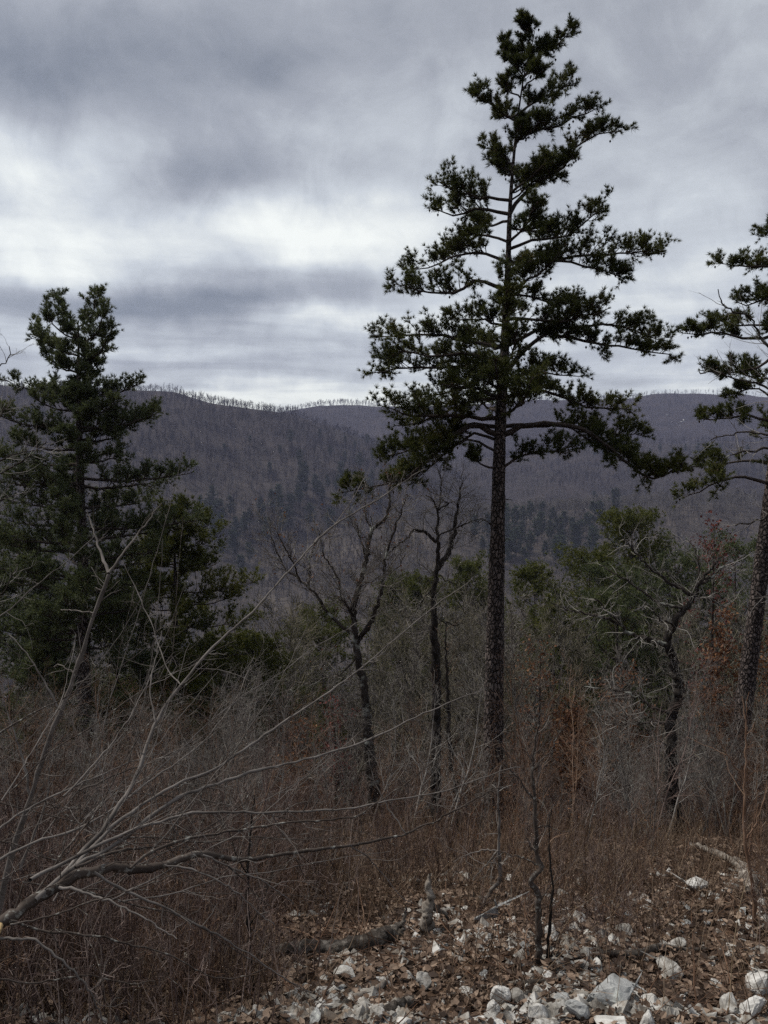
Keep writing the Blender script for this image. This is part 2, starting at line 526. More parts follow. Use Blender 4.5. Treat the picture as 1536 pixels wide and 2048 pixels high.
def tubes(g, pts, rr, k, m, cap=False):
    """pts (N,n,3), rr (N,n): N tapering tubes"""
    pts = np.asarray(pts, float); rr = np.asarray(rr, float)
    if pts.ndim == 2:
        pts, rr = pts[None], rr[None]
    N, n, _ = pts.shape
    if N == 0:
        return
    tg = np.empty_like(pts)
    tg[:, 1:-1] = pts[:, 2:] - pts[:, :-2]
    tg[:, 0] = pts[:, 1] - pts[:, 0]
    tg[:, -1] = pts[:, -1] - pts[:, -2]
    tg = nrm(tg)
    mean = nrm(pts[:, -1] - pts[:, 0])
    ref = np.zeros((N, 3))
    ref[np.arange(N), np.argmin(np.abs(mean), axis=1)] = 1
    u = nrm(np.cross(tg, ref[:, None, :]))
    v = np.cross(tg, u)
    a = np.arange(k) * 2 * math.pi / k
    ring = u[:, :, None, :] * np.cos(a)[None, None, :, None] + v[:, :, None, :] * np.sin(a)[None, None, :, None]
    vv = pts[:, :, None, :] + ring * rr[:, :, None, None]
    idx = np.arange(N * n * k).reshape(N, n, k)
    a0 = idx[:, :-1, :]; b0 = idx[:, 1:, :]
    f = np.stack([a0, np.roll(a0, -1, 2), np.roll(b0, -1, 2), b0], -1).reshape(-1, 4)
    g.add(vv, f, m)
    if cap:
        for e in (0, n - 1):
            c = vv[:, e]
            for q in range(N):
                g.add(c[q], [list(range(k))], m)


def spline(pts, n):
    """smooth resample of a polyline (Catmull-Rom)"""
    p = np.asarray(pts, float)
    q = np.vstack([2 * p[0] - p[1], p, 2 * p[-1] - p[-2]])
    seg = np.linalg.norm(np.diff(p, axis=0), axis=1)
    cum = np.concatenate([[0], np.cumsum(seg)])
    s = np.linspace(0, cum[-1], n)
    i = np.clip(np.searchsorted(cum, s, side='right') - 1, 0, len(seg) - 1)
    t = ((s - cum[i]) / np.maximum(seg[i], 1e-9))[:, None]
    a, b, c, d = q[i], q[i + 1], q[i + 2], q[i + 3]
    return 0.5 * (2 * b + (c - a) * t + (2 * a - 5 * b + 4 * c - d) * t ** 2 + (3 * b - a - 3 * c + d) * t ** 3)


def interp_r(rs, n):
    return np.interp(np.linspace(0, 1, n), np.linspace(0, 1, len(rs)), rs)


def grow(P0, D0, L, n, wig, up, r):
    N = len(P0)
    pts = np.empty((N, n + 1, 3)); pts[:, 0] = P0
    d = nrm(D0)
    step = (L / n)[:, None]
    for i in range(n):
        d = nrm(d + wig * r.standard_normal((N, 3)) + np.array([0, 0, up]))
        pts[:, i + 1] = pts[:, i] + d * step
    return pts


def spawn(pts, rr, m, t0, t1, ang, r, flat=0.0, up=0.0):
    """m children on every polyline: start, direction, parent radius, parameter, parent index"""
    N, n, _ = pts.shape
    t = r.uniform(t0, t1, (N, m)) * (n - 1)
    i = np.minimum(t.astype(int), n - 2); f = (t - i)[..., None]
    ii = np.arange(N)[:, None]
    p = pts[ii, i] * (1 - f) + pts[ii, i + 1] * f
    tg = nrm(pts[ii, i + 1] - pts[ii, i])
    pr = rr[ii, i] * (1 - f[..., 0]) + rr[ii, i + 1] * f[..., 0]
    rv = r.standard_normal((N, m, 3))
    rv[..., 2] *= (1 - flat)
    perp = nrm(rv - (rv * tg).sum(-1, keepdims=True) * tg)
    a = ang * r.uniform(0.75, 1.25, (N, m, 1))
    d = nrm(tg * np.cos(a) + perp * np.sin(a) + np.array([0, 0, up]))
    par = np.repeat(np.arange(N), m)
    return p.reshape(-1, 3), d.reshape(-1, 3), pr.ravel(), (t / (n - 1)).ravel(), par


def taper(R, n, end=0.35):
    return R[:, None] * np.linspace(1, end, n + 1)[None, :]


# ------------------------------------------------------------------ ground
def build_ground():
    az1 = np.linspace(rad(-48), rad(48), 260)
    az2 = np.linspace(rad(48), rad(312), 90)[1:-1]
    az = np.concatenate([az1, az2])
    rr = np.concatenate([[0.05, 0.2], np.exp(np.linspace(math.log(0.4), math.log(2600), 240))])
    A, Rr = np.meshgrid(az, rr)
    x = Rr * np.sin(A); y = Rr * np.cos(A)
    z = ground_h(x, y)
    n, k = x.shape
    idx = np.arange(n * k).reshape(n, k)
    a = idx[:-1]; b = idx[1:]
    f = np.stack([a, b, np.roll(b, -1, 1), np.roll(a, -1, 1)], -1).reshape(-1, 4)
    g = G().add(np.stack([x, y, z], -1), f, M_GROUND)
    return g.build('ground', kind='structure')


build_ground()


# ------------------------------------------------------------------ pines
def needles(g, T, A, K, L, w, m, r, spread=0.8):
    M = len(T)
    d = nrm(A[:, None, :] * 1.0 + r.standard_normal((M, K, 3)) * spread * 0.62)
    ln = L * r.uniform(0.7, 1.2, (M, 1, 1)) * r.uniform(0.65, 1.15, (M, K, 1))
    base = T[:, None, :] + d * ln * 0.06
    tip = T[:, None, :] + d * ln
    tip[..., 2] -= 0.06 * ln[..., 0]
    s = nrm(np.cross(d, r.standard_normal((M, K, 3)))) * w * 0.5
    v = np.stack([base - s, base + s, tip], 2)
    g.add(v.reshape(-1, 3), np.arange(M * K * 3).reshape(-1, 3), m)


def pine_branch(pts, r0, r1, r, size=1.0, start=0.3, dens=1.0, up=0.35):
    """sub-branching of one limb -> list of tube arrays, tuft points, tuft axes"""
    n = len(pts)
    rr = np.linspace(r0, r1, n)
    Ltot = np.linalg.norm(np.diff(pts, axis=0), axis=1).sum()
    out = []
    m = max(5, int(Ltot * (1 - start) / 0.085 * dens / size))
    p, d, pr, t, _ = spawn(pts[None], rr[None], m, start, 0.98, rad(52), r, flat=0.62, up=up)
    L2 = size * r.uniform(0.28, 0.80, len(p)) * (1.10 - 0.55 * t) * np.clip((t - start) * 6 + 0.45, 0.3, 1)
    s2 = grow(p, d, L2, 4, 0.20, 0.10, r)
    R2 = taper(np.minimum(pr * 0.6, 0.014 * size), 4, 0.4)
    out.append((s2, R2, 3))
    p3, d3, pr3, t3, _ = spawn(s2, R2, 5, 0.25, 0.95, rad(45), r, flat=0.2, up=0.30)
    L3 = size * r.uniform(0.10, 0.26, len(p3))
    s3 = grow(p3, d3, L3, 2, 0.2, 0.12, r)
    R3 = taper(np.minimum(pr3 * 0.7, 0.006 * size), 2, 0.6)
    out.append((s3, R3, 3))
    T = np.concatenate([s3[:, -1], s2[:, -1], pts[-1:], s3[:, 1], s2[:, 2], s2[:, 3]])
    A = np.concatenate([s3[:, -1] - s3[:, -2], s2[:, -1] - s2[:, -2], pts[-1:] - pts[-2:-1], s3[:, 1] - s3[:, 0], s2[:, 2] - s2[:, 1], s2[:, 3] - s2[:, 2]])
    A = nrm(nrm(A) + np.array([0, 0, 0.35]))
    return out, T, A


def cones(g, T, n, r, s=0.032):
    idx = r.integers(0, len(T), n)
    c = T[idx] + r.normal(0, 0.05, (n, 3)) + np.array([0, 0, -0.06])
    a = np.arange(5) * 2 * math.pi / 5
    ring = np.stack([np.cos(a), np.sin(a), np.zeros(5)], -1) * 0.75
    v = np.concatenate([c[:, None] + np.array([[[0, 0, -1.3]]]) * s, c[:, None] + ring[None] * s, c[:, None] + np.array([[[0, 0, 0.9]]]) * s], 1)
    f = []
    for q in range(5):
        f.append([0, 1 + (q + 1) % 5, 1 + q]); f.append([6, 1 + q, 1 + (q + 1) % 5])
    f = np.array(f)[None] + (np.arange(n) * 7)[:, None, None]
    g.add(v.reshape(-1, 3), f.reshape(-1, 3), M_CONE)


def trunk_mesh(path, radii, n, k, m, parent, org, rough=0.0, r=None, flare=0.0):
    pts = spline(path, n)
    rr = interp_r(radii, n)
    g = G()
    if flare:
        hgt = (pts[:, 2] - pts[0, 2])
        rr = rr * (1 + flare * np.exp(-hgt / 0.35))
    tubes(g, pts, rr, k, m, cap=True)
    if rough:
        V = g.V[0].reshape(n, k, 3)
        c = pts[:, None, :]
        off = V - c
        s = 1 + rough * r.normal(0, 1, (n, k, 1))
        g.V[0] = (c + off * s).reshape(-1, 3)
    return g.build('trunk', parent, org), pts, rr


def attach(trunk_pts, py_start, d, side=0):
    """trunk point nearest to a height given by a photo row"""
    z = P(768, py_start, d)[2]
    i = int(np.argmin(np.abs(trunk_pts[:, 2] - z)))
    return trunk_pts[i]


def traced_pine(label, base_px, d, path_px, radii, branches, r, needle_m, tuft_K, nL, nw, size=1.0, cone_n=0, top_branches=10, fill=8, dens=1.0, lean_y=0.0, group=None):
    x, y = P(base_px[0], base_px[1], d)[:2]
    base = np.array([x, y, gz(x, y) - 0.15])
    path = [base] + [P(a, b, d + lean_y * i) for i, (a, b) in enumerate(path_px)]
    root = thing('pine_tree', label, 'tree', base, group)
    tr, tp, trr = trunk_mesh(path, radii, 120, 18, M_PINEBARK, root, base, 0.035, r, 0.35)
    mpp = d / F
    allT = []

    def branch(pts, r0, start, up, dn=1.0, sz=1.0):
        nn = max(8, int(np.linalg.norm(np.diff(pts, axis=0), axis=1).sum() / 0.22))
        c = spline(pts, nn)
        c[1:] += r.normal(0, 0.018, (nn - 1, 3))
        g = G()
        tubes(g, c, np.linspace(r0, 0.008, nn), 7, M_PINELIMB)
        subs, T, A = pine_branch(c, r0, 0.008, r, size * sz, start, dens * dn, up)
        for s, R, k in subs:
            tubes(g, s, R, k, M_PINELIMB)
        bo = g.build('branch', root, base)
        ng = G()
        needles(ng, T, A, tuft_K, nL, nw, needle_m, r)
        if cone_n:
            cones(ng, T, max(1, int(len(T) * cone_n)), r)
        no = ng.build('needles', None, (0, 0, 0), smooth=False)
        no.parent = bo
        no.data.transform(__import__('mathutils').Matrix.Translation(Vector(-base)))
        allT.append(T)

    for br in branches:
        pp, opt = br[:-1], br[-1]
        a = attach(tp, pp[0][1], d)
        dep = opt.get('dep', r.uniform(-1.0, 1.0))
        n = len(pp) - 1
        pts = [a] + [P(q[0], q[1], d + lean_y * 3 + dep * (i + 1) / n) for i, q in enumerate(pp[1:])]
        branch(pts, opt.get('r', 0.05), opt.get('s', 0.35), opt.get('up', 0.35), opt.get('dn', 1.0), opt.get('sz', 1.0))
    # limbs that point towards and away from the lens
    zlo, zhi = opt_z = (P(768, branches[0][0][1], d)[2], tp[-1][2])
    for q in range(fill):
        t = ((q + 0.5) / fill) ** 1.35
        z = zlo + (zhi - zlo) * (0.03 + 0.93 * t)
        i = int(np.argmin(np.abs(tp[:, 2] - z)))
        a = tp[i]
        az = (math.pi / 2 if q % 2 else -math.pi / 2) + r.uniform(-0.7, 0.7)
        L = (2.2 * (1 - t) + 0.25) * size * r.uniform(0.75, 1.1)
        dr = np.array([math.cos(az), math.sin(az), 0])
        pts = [a, a + dr * L * 0.35 + [0, 0, 0.05 * L], a + dr * L * 0.7 + [0, 0, 0.12 * L], a + dr * L + [0, 0, 0.30 * L]]
        branch(pts, 0.02 + 0.025 * (1 - t), 0.3, 0.35, 1.0, 0.95 - 0.5 * t)
    for q in range(top_branches):
        t = q / max(1, top_branches - 1)
        i = int(len(tp) * (0.80 + 0.19 * t))
        a = tp[i]
        az = q * 2.4
        L = (0.62 - 0.42 * t) * size * r.uniform(0.8, 1.2)
        dr = np.array([math.cos(az), math.sin(az), 0])
        pts = [a, a + dr * L * 0.5 + [0, 0, 0.25 * L], a + dr * L * 0.9 + [0, 0, 0.75 * L]]
        branch(pts, 0.018, 0.15, 0.45, 1.0, 0.55)
    return root


def limb_mesh(name, pts, r0, r1, k, m, parent, base, n=None, jit=0.01, r=None):
    pts = np.asarray(pts)
    n = n or max(10, len(pts) * 5)
    c = spline(pts, n)
    if r is not None and jit:
        j = r.normal(0, jit, (n, 3)) + np.repeat(r.normal(0, jit * .7, (n // 3 + 1, 3)), 3, axis=0)[:n]
        j[0] = 0
        c = c + j
    rr = np.linspace(r0, r1, n) if np.isscalar(r0) else interp_r(r0, n)
    if r is not None:
        rr = rr * (1 + r.normal(0, 0.09, n)) * (1 + .22 * (r.uniform(0, 1, n) < .08))
    g = G()
    tubes(g, c, rr, k, m)
    o = g.build(name, parent, base)
    return o, c, rr


def build_hero_pine():
    r = np.random.default_rng(21)
    b = [
        # lower left limbs
        [(992, 868), (950, 850), (905, 872), (850, 925), (800, 960), (740, 975), (690, 985), dict(r=.065, s=0.30, up=.38, sz=.75, dep=-.9)],
        [(992, 862), (940, 850), (880, 868), (810, 905), (755, 912), dict(r=.05, s=0.25, up=.42, sz=.85, dep=.6)],
        [(996, 840), (940, 832), (870, 830), (810, 828), (762, 812), dict(r=.05, s=0.22, up=.45, sz=.95, dep=-1.1)],
        [(1000, 790), (940, 775), (880, 790), (830, 800), dict(r=.045, s=0.19, up=.4, dep=1.0)],
        [(992, 945), (965, 925), (930, 912), dict(r=.03, s=0.57, up=.4, sz=.5, dep=-.3)],
        [(1003, 760), (930, 735), (860, 735), (790, 738), (745, 748), dict(r=.045, s=0.22, up=.33, sz=.8, dep=.5)],
        [(1005, 735), (940, 705), (880, 712), (800, 705), (770, 718), dict(r=.04, s=0.22, up=.4, sz=.8, dep=-1.0)],
        [(1005, 700), (940, 685), (880, 672), (800, 672), (745, 672), dict(r=.045, s=0.22, up=.40, sz=.85, dep=.8)],
        [(1008, 650), (960, 640), (915, 640), dict(r=.03, s=0.19, up=.4, sz=.8, dep=-.8)],
        [(1010, 585), (955, 560), (905, 585), (850, 580), (785, 565), dict(r=.045, s=0.25, up=.42, sz=.85, dep=-.7)],
        [(1012, 530), (960, 505), (910, 512), (850, 535), (815, 540), dict(r=.035, s=0.22, up=.4, sz=.85, dep=.8)],
        [(1014, 480), (960, 470), (915, 500), (890, 510), dict(r=.03, s=0.19, up=.4, sz=.7, dep=1.1)],
        [(1016, 425), (960, 418), (910, 432), (868, 415), dict(r=.04, s=0.19, up=.4, sz=.8, dep=.5)],
        [(1018, 405), (965, 395), (915, 385), (875, 362), dict(r=.035, s=0.19, up=.42, sz=.85, dep=-.6)],
        [(1024, 330), (995, 310), (978, 285), dict(r=.025, s=0.12, up=.5, sz=.6, dep=.3)],
        [(1034, 240), (1000, 222), (975, 200), (955, 192), dict(r=.025, s=0.12, up=.4, sz=.65, dep=-.3)],
        [(1044, 150), (1025, 120), (1010, 95), dict(r=.018, s=0.09, up=.5, sz=.5, dep=.3)],
        [(1055, 90), (1045, 60), (1042, 40), dict(r=.012, s=0.09, up=.6, sz=.4, dep=-.2)],
        [(994, 880), (950, 868), (900, 895), (850, 905), (800, 900), dict(r=.035, s=.25, up=.30, sz=.9, dep=.2)],
        [(994, 900), (940, 880), (890, 905), (840, 950), (790, 955), dict(r=.03, s=.35, up=.30, sz=.8, dep=-.5)],
        [(1002, 800), (950, 800), (890, 820), (830, 850), (790, 850), dict(r=.035, s=.2, up=.35, sz=.95, dep=-.4)],
        [(1004, 780), (960, 760), (920, 775), (880, 770), dict(r=.03, s=.15, up=.35, sz=.9, dep=-1.3)],
        [(1004, 780), (1030, 750), (1060, 765), (1090, 775), dict(r=.03, s=.15, up=.35, sz=.8, dep=-1.3)],
        # right limbs
        [(998, 858), (1070, 848), (1140, 856), (1190, 890), (1230, 900), (1275, 905), dict(r=.03, s=.4, up=.35, sz=.8, dep=.2)],
        [(998, 868), (1060, 850), (1140, 852), (1200, 880), (1250, 925), (1310, 958), (1350, 938), (1400, 932), dict(r=.065, s=0.40, up=.42, sz=.75, dep=-.8, dn=1.3)],
        [(998, 850), (1080, 850), (1150, 846), (1200, 862), (1250, 872), (1290, 872), dict(r=.04, s=0.52, up=.5, sz=.85, dep=.8)],
        [(996, 945), (1030, 915), (1070, 905), (1120, 900), (1150, 892), dict(r=.032, s=0.19, up=.45, sz=.75, dep=-.5)],
        [(1004, 790), (1060, 780), (1120, 790), (1170, 815), (1230, 815), (1270, 828), dict(r=.045, s=0.28, up=.40, sz=.8, dep=.9)],
        [(1008, 775), (1060, 745), (1110, 748), (1160, 752), dict(r=.032, s=0.19, up=.4, sz=.75, dep=-.6)],
        [(1010, 745), (1040, 710), (1090, 670), (1150, 680), (1220, 690), (1290, 700), (1360, 718), dict(r=.05, s=0.22, up=.28, sz=.65, dep=-.5)],
        [(1012, 690), (1070, 662), (1140, 655), (1220, 650), (1290, 668), (1335, 682), dict(r=.045, s=0.20, up=.40, sz=.95, dep=.6)],
        [(1013, 640), (1060, 640), (1120, 645), (1170, 630), (1215, 618), dict(r=.035, s=0.22, up=.42, sz=.8, dep=-1.1)],
        [(1014, 590), (1060, 595), (1110, 610), (1150, 605), dict(r=.03, s=0.19, up=.4, sz=.65, dep=.6)],
        [(1015, 552), (1060, 525), (1130, 525), (1190, 535), (1245, 555), dict(r=.045, s=0.22, up=.38, sz=.7, dep=-.7)],
        [(1015, 545), (1070, 520), (1140, 515), (1210, 508), (1270, 505), (1325, 508), dict(r=.045, s=0.22, up=.45, sz=.9, dep=.6)],
        [(1016, 500), (1080, 480), (1140, 470), (1180, 435), (1210, 405), dict(r=.035, s=0.19, up=.42, sz=.8, dep=.2)],
        [(1018, 460), (1060, 460), (1100, 465), dict(r=.025, s=0.19, up=.4, sz=.7, dep=-1.1)],
        [(1018, 425), (1050, 385), (1100, 350), (1130, 325), (1160, 290), (1200, 270), (1240, 262), dict(r=.045, s=0.26, up=.42, sz=.75, dep=.5)],
        [(1022, 400), (1060, 370), (1100, 345), (1140, 320), dict(r=.02, s=0.19, up=.3, sz=.6, dep=-.5)],
        [(1030, 285), (1060, 262), (1105, 255), (1150, 235), (1195, 220), dict(r=.03, s=0.22, up=.42, sz=.75, dep=-.6)],
        [(1034, 225), (1070, 205), (1110, 185), (1145, 160), dict(r=.025, s=0.15, up=.42, sz=.7, dep=.5)],
        [(1044, 150), (1075, 115), (1110, 90), (1142, 65), dict(r=.022, s=0.15, up=.42, sz=.55, dep=-.3)],
    ]
    root = traced_pine('tallest pine, dark open crown on a scaly straight trunk rising above the hills', (985, 1725), 16.0,
                [(988, 1400), (993, 1150), (1000, 870), (1008, 720), (1015, 560), (1021, 400), (1034, 250), (1050, 140), (1062, 100), (1069, 62)],
                [.235, .205, .195, .172, .145, .12, .095, .065, .038, .018, .008], b, r, M_NEEDLE, 28, 0.112, 0.0100, 1.0, cone_n=0.035, top_branches=8, fill=18, dens=1.15)
    for q, r0 in (([(985, 1050), (969, 1040), (958, 1046)], .022), ([(1000, 1086), (1012, 1078), (1022, 1080)], .014), ([(1004, 1002), (1015, 998), (1024, 1001)], .014), ([(984, 1120), (974, 1112)], .012), ([(1002, 1180), (1012, 1172)], .012)):
        limb_mesh('branch_stub', [P(a, b_, 16.0) for a, b_ in q], r0, .004, 6, M_PINELIMB, root, np.array(root.location), r=r, jit=.006)


def build_left_pine():
    r = np.random.default_rng(5)
    # row, reach to the left edge, reach to the right edge of the crown
    rows = [(655, 112, 196), (690, 88, 214), (722, 62, 226), (748, 80, 205), (790, 0, 285), (820, 60, 240), (800, 105, 190), (850, -10, 318), (868, 60, 300), (890, 20, 250), (930, 0, 240),
            (960, 20, 385), (985, -20, 330), (1015, -10, 300), (1050, 0, 400), (1080, -20, 340), (1110, -10, 320), (1140, -20, 300), (1180, 20, 310), (1220, 30, 290), (1260, 60, 270), (1300, 70, 250)]
    b = []
    for i, (py, xl, xr) in enumerate(rows):
        for xe in (xl, xr):
            xt = 158
            dx = xe - xt
            rise = 60 if py < 760 else (26 if py < 880 else 12)
            j = r.uniform(-12, 12)
            b.append([(xt, py + j), (xt + dx * .35, py + j + 4 - rise * 0.2), (xt + dx * .7, py + j - rise * .45), (xe, py + j - rise * 1.2),
                      dict(r=.025 + 0.03 * min(1, (py - 600) / 400), s=.14, up=.4, dn=.75 if py < 830 else 1.0, sz=.66 if py < 760 else (.75 if py < 830 else (.85 if py < 960 else 1.05)), dep=r.uniform(-1.6, 1.6))])
    traced_pine('tall dull green pine with a bushy top, rising against the ridge', (170, 1690), 24.0,
                [(168, 1400), (166, 1150), (160, 950), (157, 800), (157, 690), (156, 645)],
                [.25, .22, .20, .165, .13, .08, .018], b[::-1], r, M_NEEDLE_BLUE, 18, 0.14, 0.0165, 1.25, cone_n=0.015, top_branches=9, fill=34, dens=1.15)


def build_broad_pine():
    r = np.random.default_rng(6)
    rows = [(1030, 322, 388), (1055, 300, 420), (1090, 290, 445), (1125, 268, 440), (1165, 250, 512), (1205, 240, 470), (1250, 232, 520), (1300, 222, 565), (1345, 228, 575), (1395, 238, 588), (1445, 250, 585), (1490, 270, 555)]
    b = []
    for py, xl, xr in rows:
        for k, xe in enumerate((xl, xr)):
            xt = 350
            dx = xe - xt
            j = r.uniform(-10, 10)
            b.append([(xt, py + j + 12), (xt + dx * .35, py + j + 12), (xt + dx * .7, py + j + 4), (xe, py + j - 10), dict(r=.03, s=.12, up=.36, sz=1.0, dep=r.uniform(-1.8, 1.8))])
    traced_pine('broad green pine with tiered limbs, standing just downhill of the bushy-topped pine', (352, 1690), 27.0,
                [(352, 1500), (351, 1300), (350, 1150), (349, 1060), (349, 1018)], [.2, .18, .15, .10, .05, .015], b[::-1], r, M_NEEDLE_YEL, 18, 0.145, 0.017, 1.45, cone_n=0.01, top_branches=9, fill=34, dens=1.4)


def build_right_pine():
    r = np.random.default_rng(9)
    b = [
        [(1545, 960), (1500, 955), (1450, 958), (1400, 985), (1370, 995), dict(r=.045, s=.4, up=.42, sz=.85, dep=-.7)],
        [(1548, 930), (1500, 920), (1450, 925), (1405, 930), dict(r=.04, s=.35, up=.4, sz=.9, dep=.7)],
        [(1556, 850), (1500, 830), (1450, 838), (1402, 842), dict(r=.04, s=.4, up=.38, sz=.65, dep=-.5)],
        [(1560, 800), (1510, 775), (1480, 790), (1455, 795), dict(r=.03, s=.4, up=.3, sz=.55, dep=.6)],
        [(1562, 690), (1525, 730), (1480, 742), (1440, 745), (1400, 742), dict(r=.04, s=.4, up=.4, sz=.7, dep=.2)],
        [(1566, 670), (1510, 680), (1450, 668), (1400, 668), (1368, 668), dict(r=.045, s=.4, up=.4, sz=.75, dep=-.6)],
        [(1568, 640), (1520, 650), (1470, 650), (1425, 640), dict(r=.035, s=.35, up=.42, sz=.75, dep=.9)],
        [(1570, 590), (1525, 600), (1490, 610), (1465, 600), dict(r=.03, s=.3, up=.4, sz=.75, dep=.2)],
        [(1574, 530), (1525, 535), (1480, 530), (1442, 525), dict(r=.035, s=.3, up=.4, sz=.75, dep=-.5)],
        [(1578, 480), (1545, 475), (1528, 465), dict(r=.03, s=.3, up=.4, sz=.7, dep=.5)],
        [(1550, 930), (1620, 920), (1700, 915), dict(r=.04, s=.35, dep=.5)],
        [(1556, 850), (1630, 830), (1720, 825), dict(r=.04, s=.35, dep=-.5)],
        [(1562, 740), (1640, 720), (1720, 705), dict(r=.04, s=.35, dep=.5)],
        [(1570, 610), (1640, 590), (1710, 575), dict(r=.035, s=.35, dep=-.4)],
        [(1576, 510), (1630, 490), (1690, 470), dict(r=.03, s=.3, dep=.5)],
        [(1582, 430), (1620, 410), (1660, 380), dict(r=.025, s=.25, dep=.3)],
    ]
    traced_pine('leaning pine with a slanted scaly trunk at the margin, next to the russet oak', (1462, 1640), 18.0,
                [(1480, 1480), (1492, 1380), (1512, 1220), (1530, 1080), (1550, 900), (1564, 720), (1574, 540), (1582, 420), (1586, 340)],
                [.22, .205, .195, .18, .165, .135, .105, .07, .04, .012], b, r, M_NEEDLE, 22, 0.125, 0.0125, 1.0, cone_n=0.03, top_branches=6, fill=8)


build_hero_pine()
build_left_pine()
build_right_pine()
build_broad_pine()


def whorl_pine(label, px, top_py, d, half_px, r, needle_m, crown_to=0.2, K=16, nL=0.2, nw=0.03, dens=1.0, group=None, loc=None, hw=None, height=None, round_top=0.5, simple=False):
    """a smaller or farther pine: trunk and one crown"""
    if loc is None:
        x, y = P(px, 1500, d)[:2]
        base = np.array([x, y, gz(x, y) - 0.1])
        top = P(px, top_py, d)
        hw = (1.15 if d < 34 else 1.4) * half_px * d / F
        height = top[2] - base[2]
    else:
        base = np.asarray(loc, float)
        top = base + np.array([0, 0, height])
    root = thing('pine_tree', label, 'tree', base, group)
    mid = base * 0.5 + top * 0.5 + np.array([r.normal(0, .01) * height, r.normal(0, .01) * height, 0])
    r0 = max(0.05, height * 0.0125)
    tr, tp, trr = trunk_mesh([base, mid, top], [r0, r0 * .62, r0 * 0.06], 24, 7, M_PINEBARK, root, base, 0.03, r, 0.2)
    g = G()
    nb = int((44 + 2.2 * height) * dens)
    lev = max(6, int((1 - crown_to) * height / 0.75))
    t = crown_to + (1 - crown_to) * np.clip((r.integers(0, lev, nb) + r.normal(0.5, .13, nb)) / lev, 0, 1)
    i = np.minimum((t * 23).astype(int), 22)
    a = tp[i]
    rel = (t - crown_to) / (1 - crown_to)
    prof = np.minimum(1.0, (1 - rel + 0.04) ** round_top) * np.minimum(1, 0.55 + rel * 2.5)
    az = np.arange(nb) * 2.399 + r.normal(0, 0.4, nb)
    L = hw * prof * r.uniform(0.65, 1.15, nb)
    D = np.stack([np.cos(az), np.sin(az), 0.05 + 0.55 * rel], -1)
    b = grow(a, D, L, 5, 0.10, 0.06, r)
    R = taper(np.clip(r0 * 0.35 * (1.1 - rel), 0.012, 0.1), 5, 0.25)
    tubes(g, b, R, 4, M_PINELIMB)
    sz = hw / 2.2
    m2 = 12
    p, dd, pr, tt, par = spawn(b, R, m2, 0.25, 0.98, rad(50), r, flat=0.65, up=0.16)
    L2 = np.repeat(L, m2) * r.uniform(0.15, 0.42, len(p)) * (1.15 - 0.5 * tt)
    s2 = grow(p, dd, L2, 3, 0.2, 0.1, r)
    R2 = taper(np.minimum(pr * .6, 0.02), 3, 0.5)
    if not simple:
        tubes(g, s2, R2, 3, M_PINELIMB)
    p3, d3, _, _, _ = spawn(s2, R2, 3, 0.2, 0.95, rad(40), r, up=0.3)
    s3 = grow(p3, d3, r.uniform(0.05, 0.16, len(p3)) * hw * 0.6, 1, 0.1, 0.1, r)
    T = np.concatenate([s2[:, -1], s3[:, -1], b[:, -1], s2[:, 1]])
    A = nrm(np.concatenate([nrm(s2[:, -1] - s2[:, -2]), nrm(s3[:, -1] - s3[:, -2]), nrm(b[:, -1] - b[:, -2]), nrm(s2[:, 1] - s2[:, 0])]) + [0, 0, 0.45])
    needles(g, T, A, K, nL, nw, needle_m, r, 0.9)
    g.build('crown', root, base, smooth=False)
    return root


def build_mid_pines():
    r = np.random.default_rng(31)
    Y, Bm = M_NEEDLE_YEL, M_NEEDLE_BLUE
    L = [
        ('slim dark pine at the margin of the view, partly behind the bushy-topped pine', 45, 1085, 30, 140, Bm, .15),
        ('low dense pine whose limbs fill the gap under the bushy-topped pine', 225, 1170, 25, 150, Bm, .10),
        ('young rounded pine at the downhill end of the dark pine clump', 500, 1270, 29, 120, Y, .10),
        ('small half-hidden pine behind the broken grey branches of the lichen-spotted tree', 645, 1225, 42, 100, Y, .35),
        ('olive pine with a round bright crown, tallest of those behind the gnarled oak', 1262, 1040, 40, 105, Y, .45),
        ('small round-topped olive pine just to the side of the tall scaly trunk', 1070, 1145, 44, 85, Y, .4),
        ('dense olive pine in front of the round-crowned pine, beyond grey saplings', 1180, 1115, 42, 140, Y, .3),
        ('dark spreading pine in the gap between round-crowned pine and oak top', 1235, 1160, 36, 130, Bm, .3),
        ('bushy pine directly behind the bent top of the gnarled oak', 1350, 1125, 38, 140, Bm, .3),
        ('dark pine seen between the gnarled oak and the leaning trunk', 1470, 1095, 36, 140, Bm, .3),
        ('pale olive pine low in the gap beside the tall scaly trunk, behind grey twigs', 1110, 1215, 35, 90, Y, .35),
        ('faint pale pine between the lichen-spotted tree and the black forked tree', 800, 1155, 70, 80, Y, .5),
        ('small pale pine close behind the tall scaly trunk, on its downhill side', 940, 1130, 58, 85, Y, .45),
        ('thin pale pine top showing just behind the black forked tree', 850, 1150, 62, 62, Y, .5),
        ('short bushy pine at the foot of the young rounded pine', 560, 1370, 31, 100, Y, .15),
        ('low spreading pine below the slim dark pine, behind pale branches', 95, 1260, 26, 130, Bm, .10),
        ('low bushy pine tucked below the broad green pine', 400, 1310, 26, 140, Y, .10),
    ]
    for lab, px, top, d, hw, m, ct in L:
        far = d / 26
        whorl_pine(lab, px, top, d, hw, r, m, ct, K=19 if d < 34 else 14, nL=0.145 * far ** 0.5, nw=0.018 * far ** 0.7, dens=1.9 if d < 32 else 1.3, round_top=0.55 if d < 30 else 0.38)


build_mid_pines()


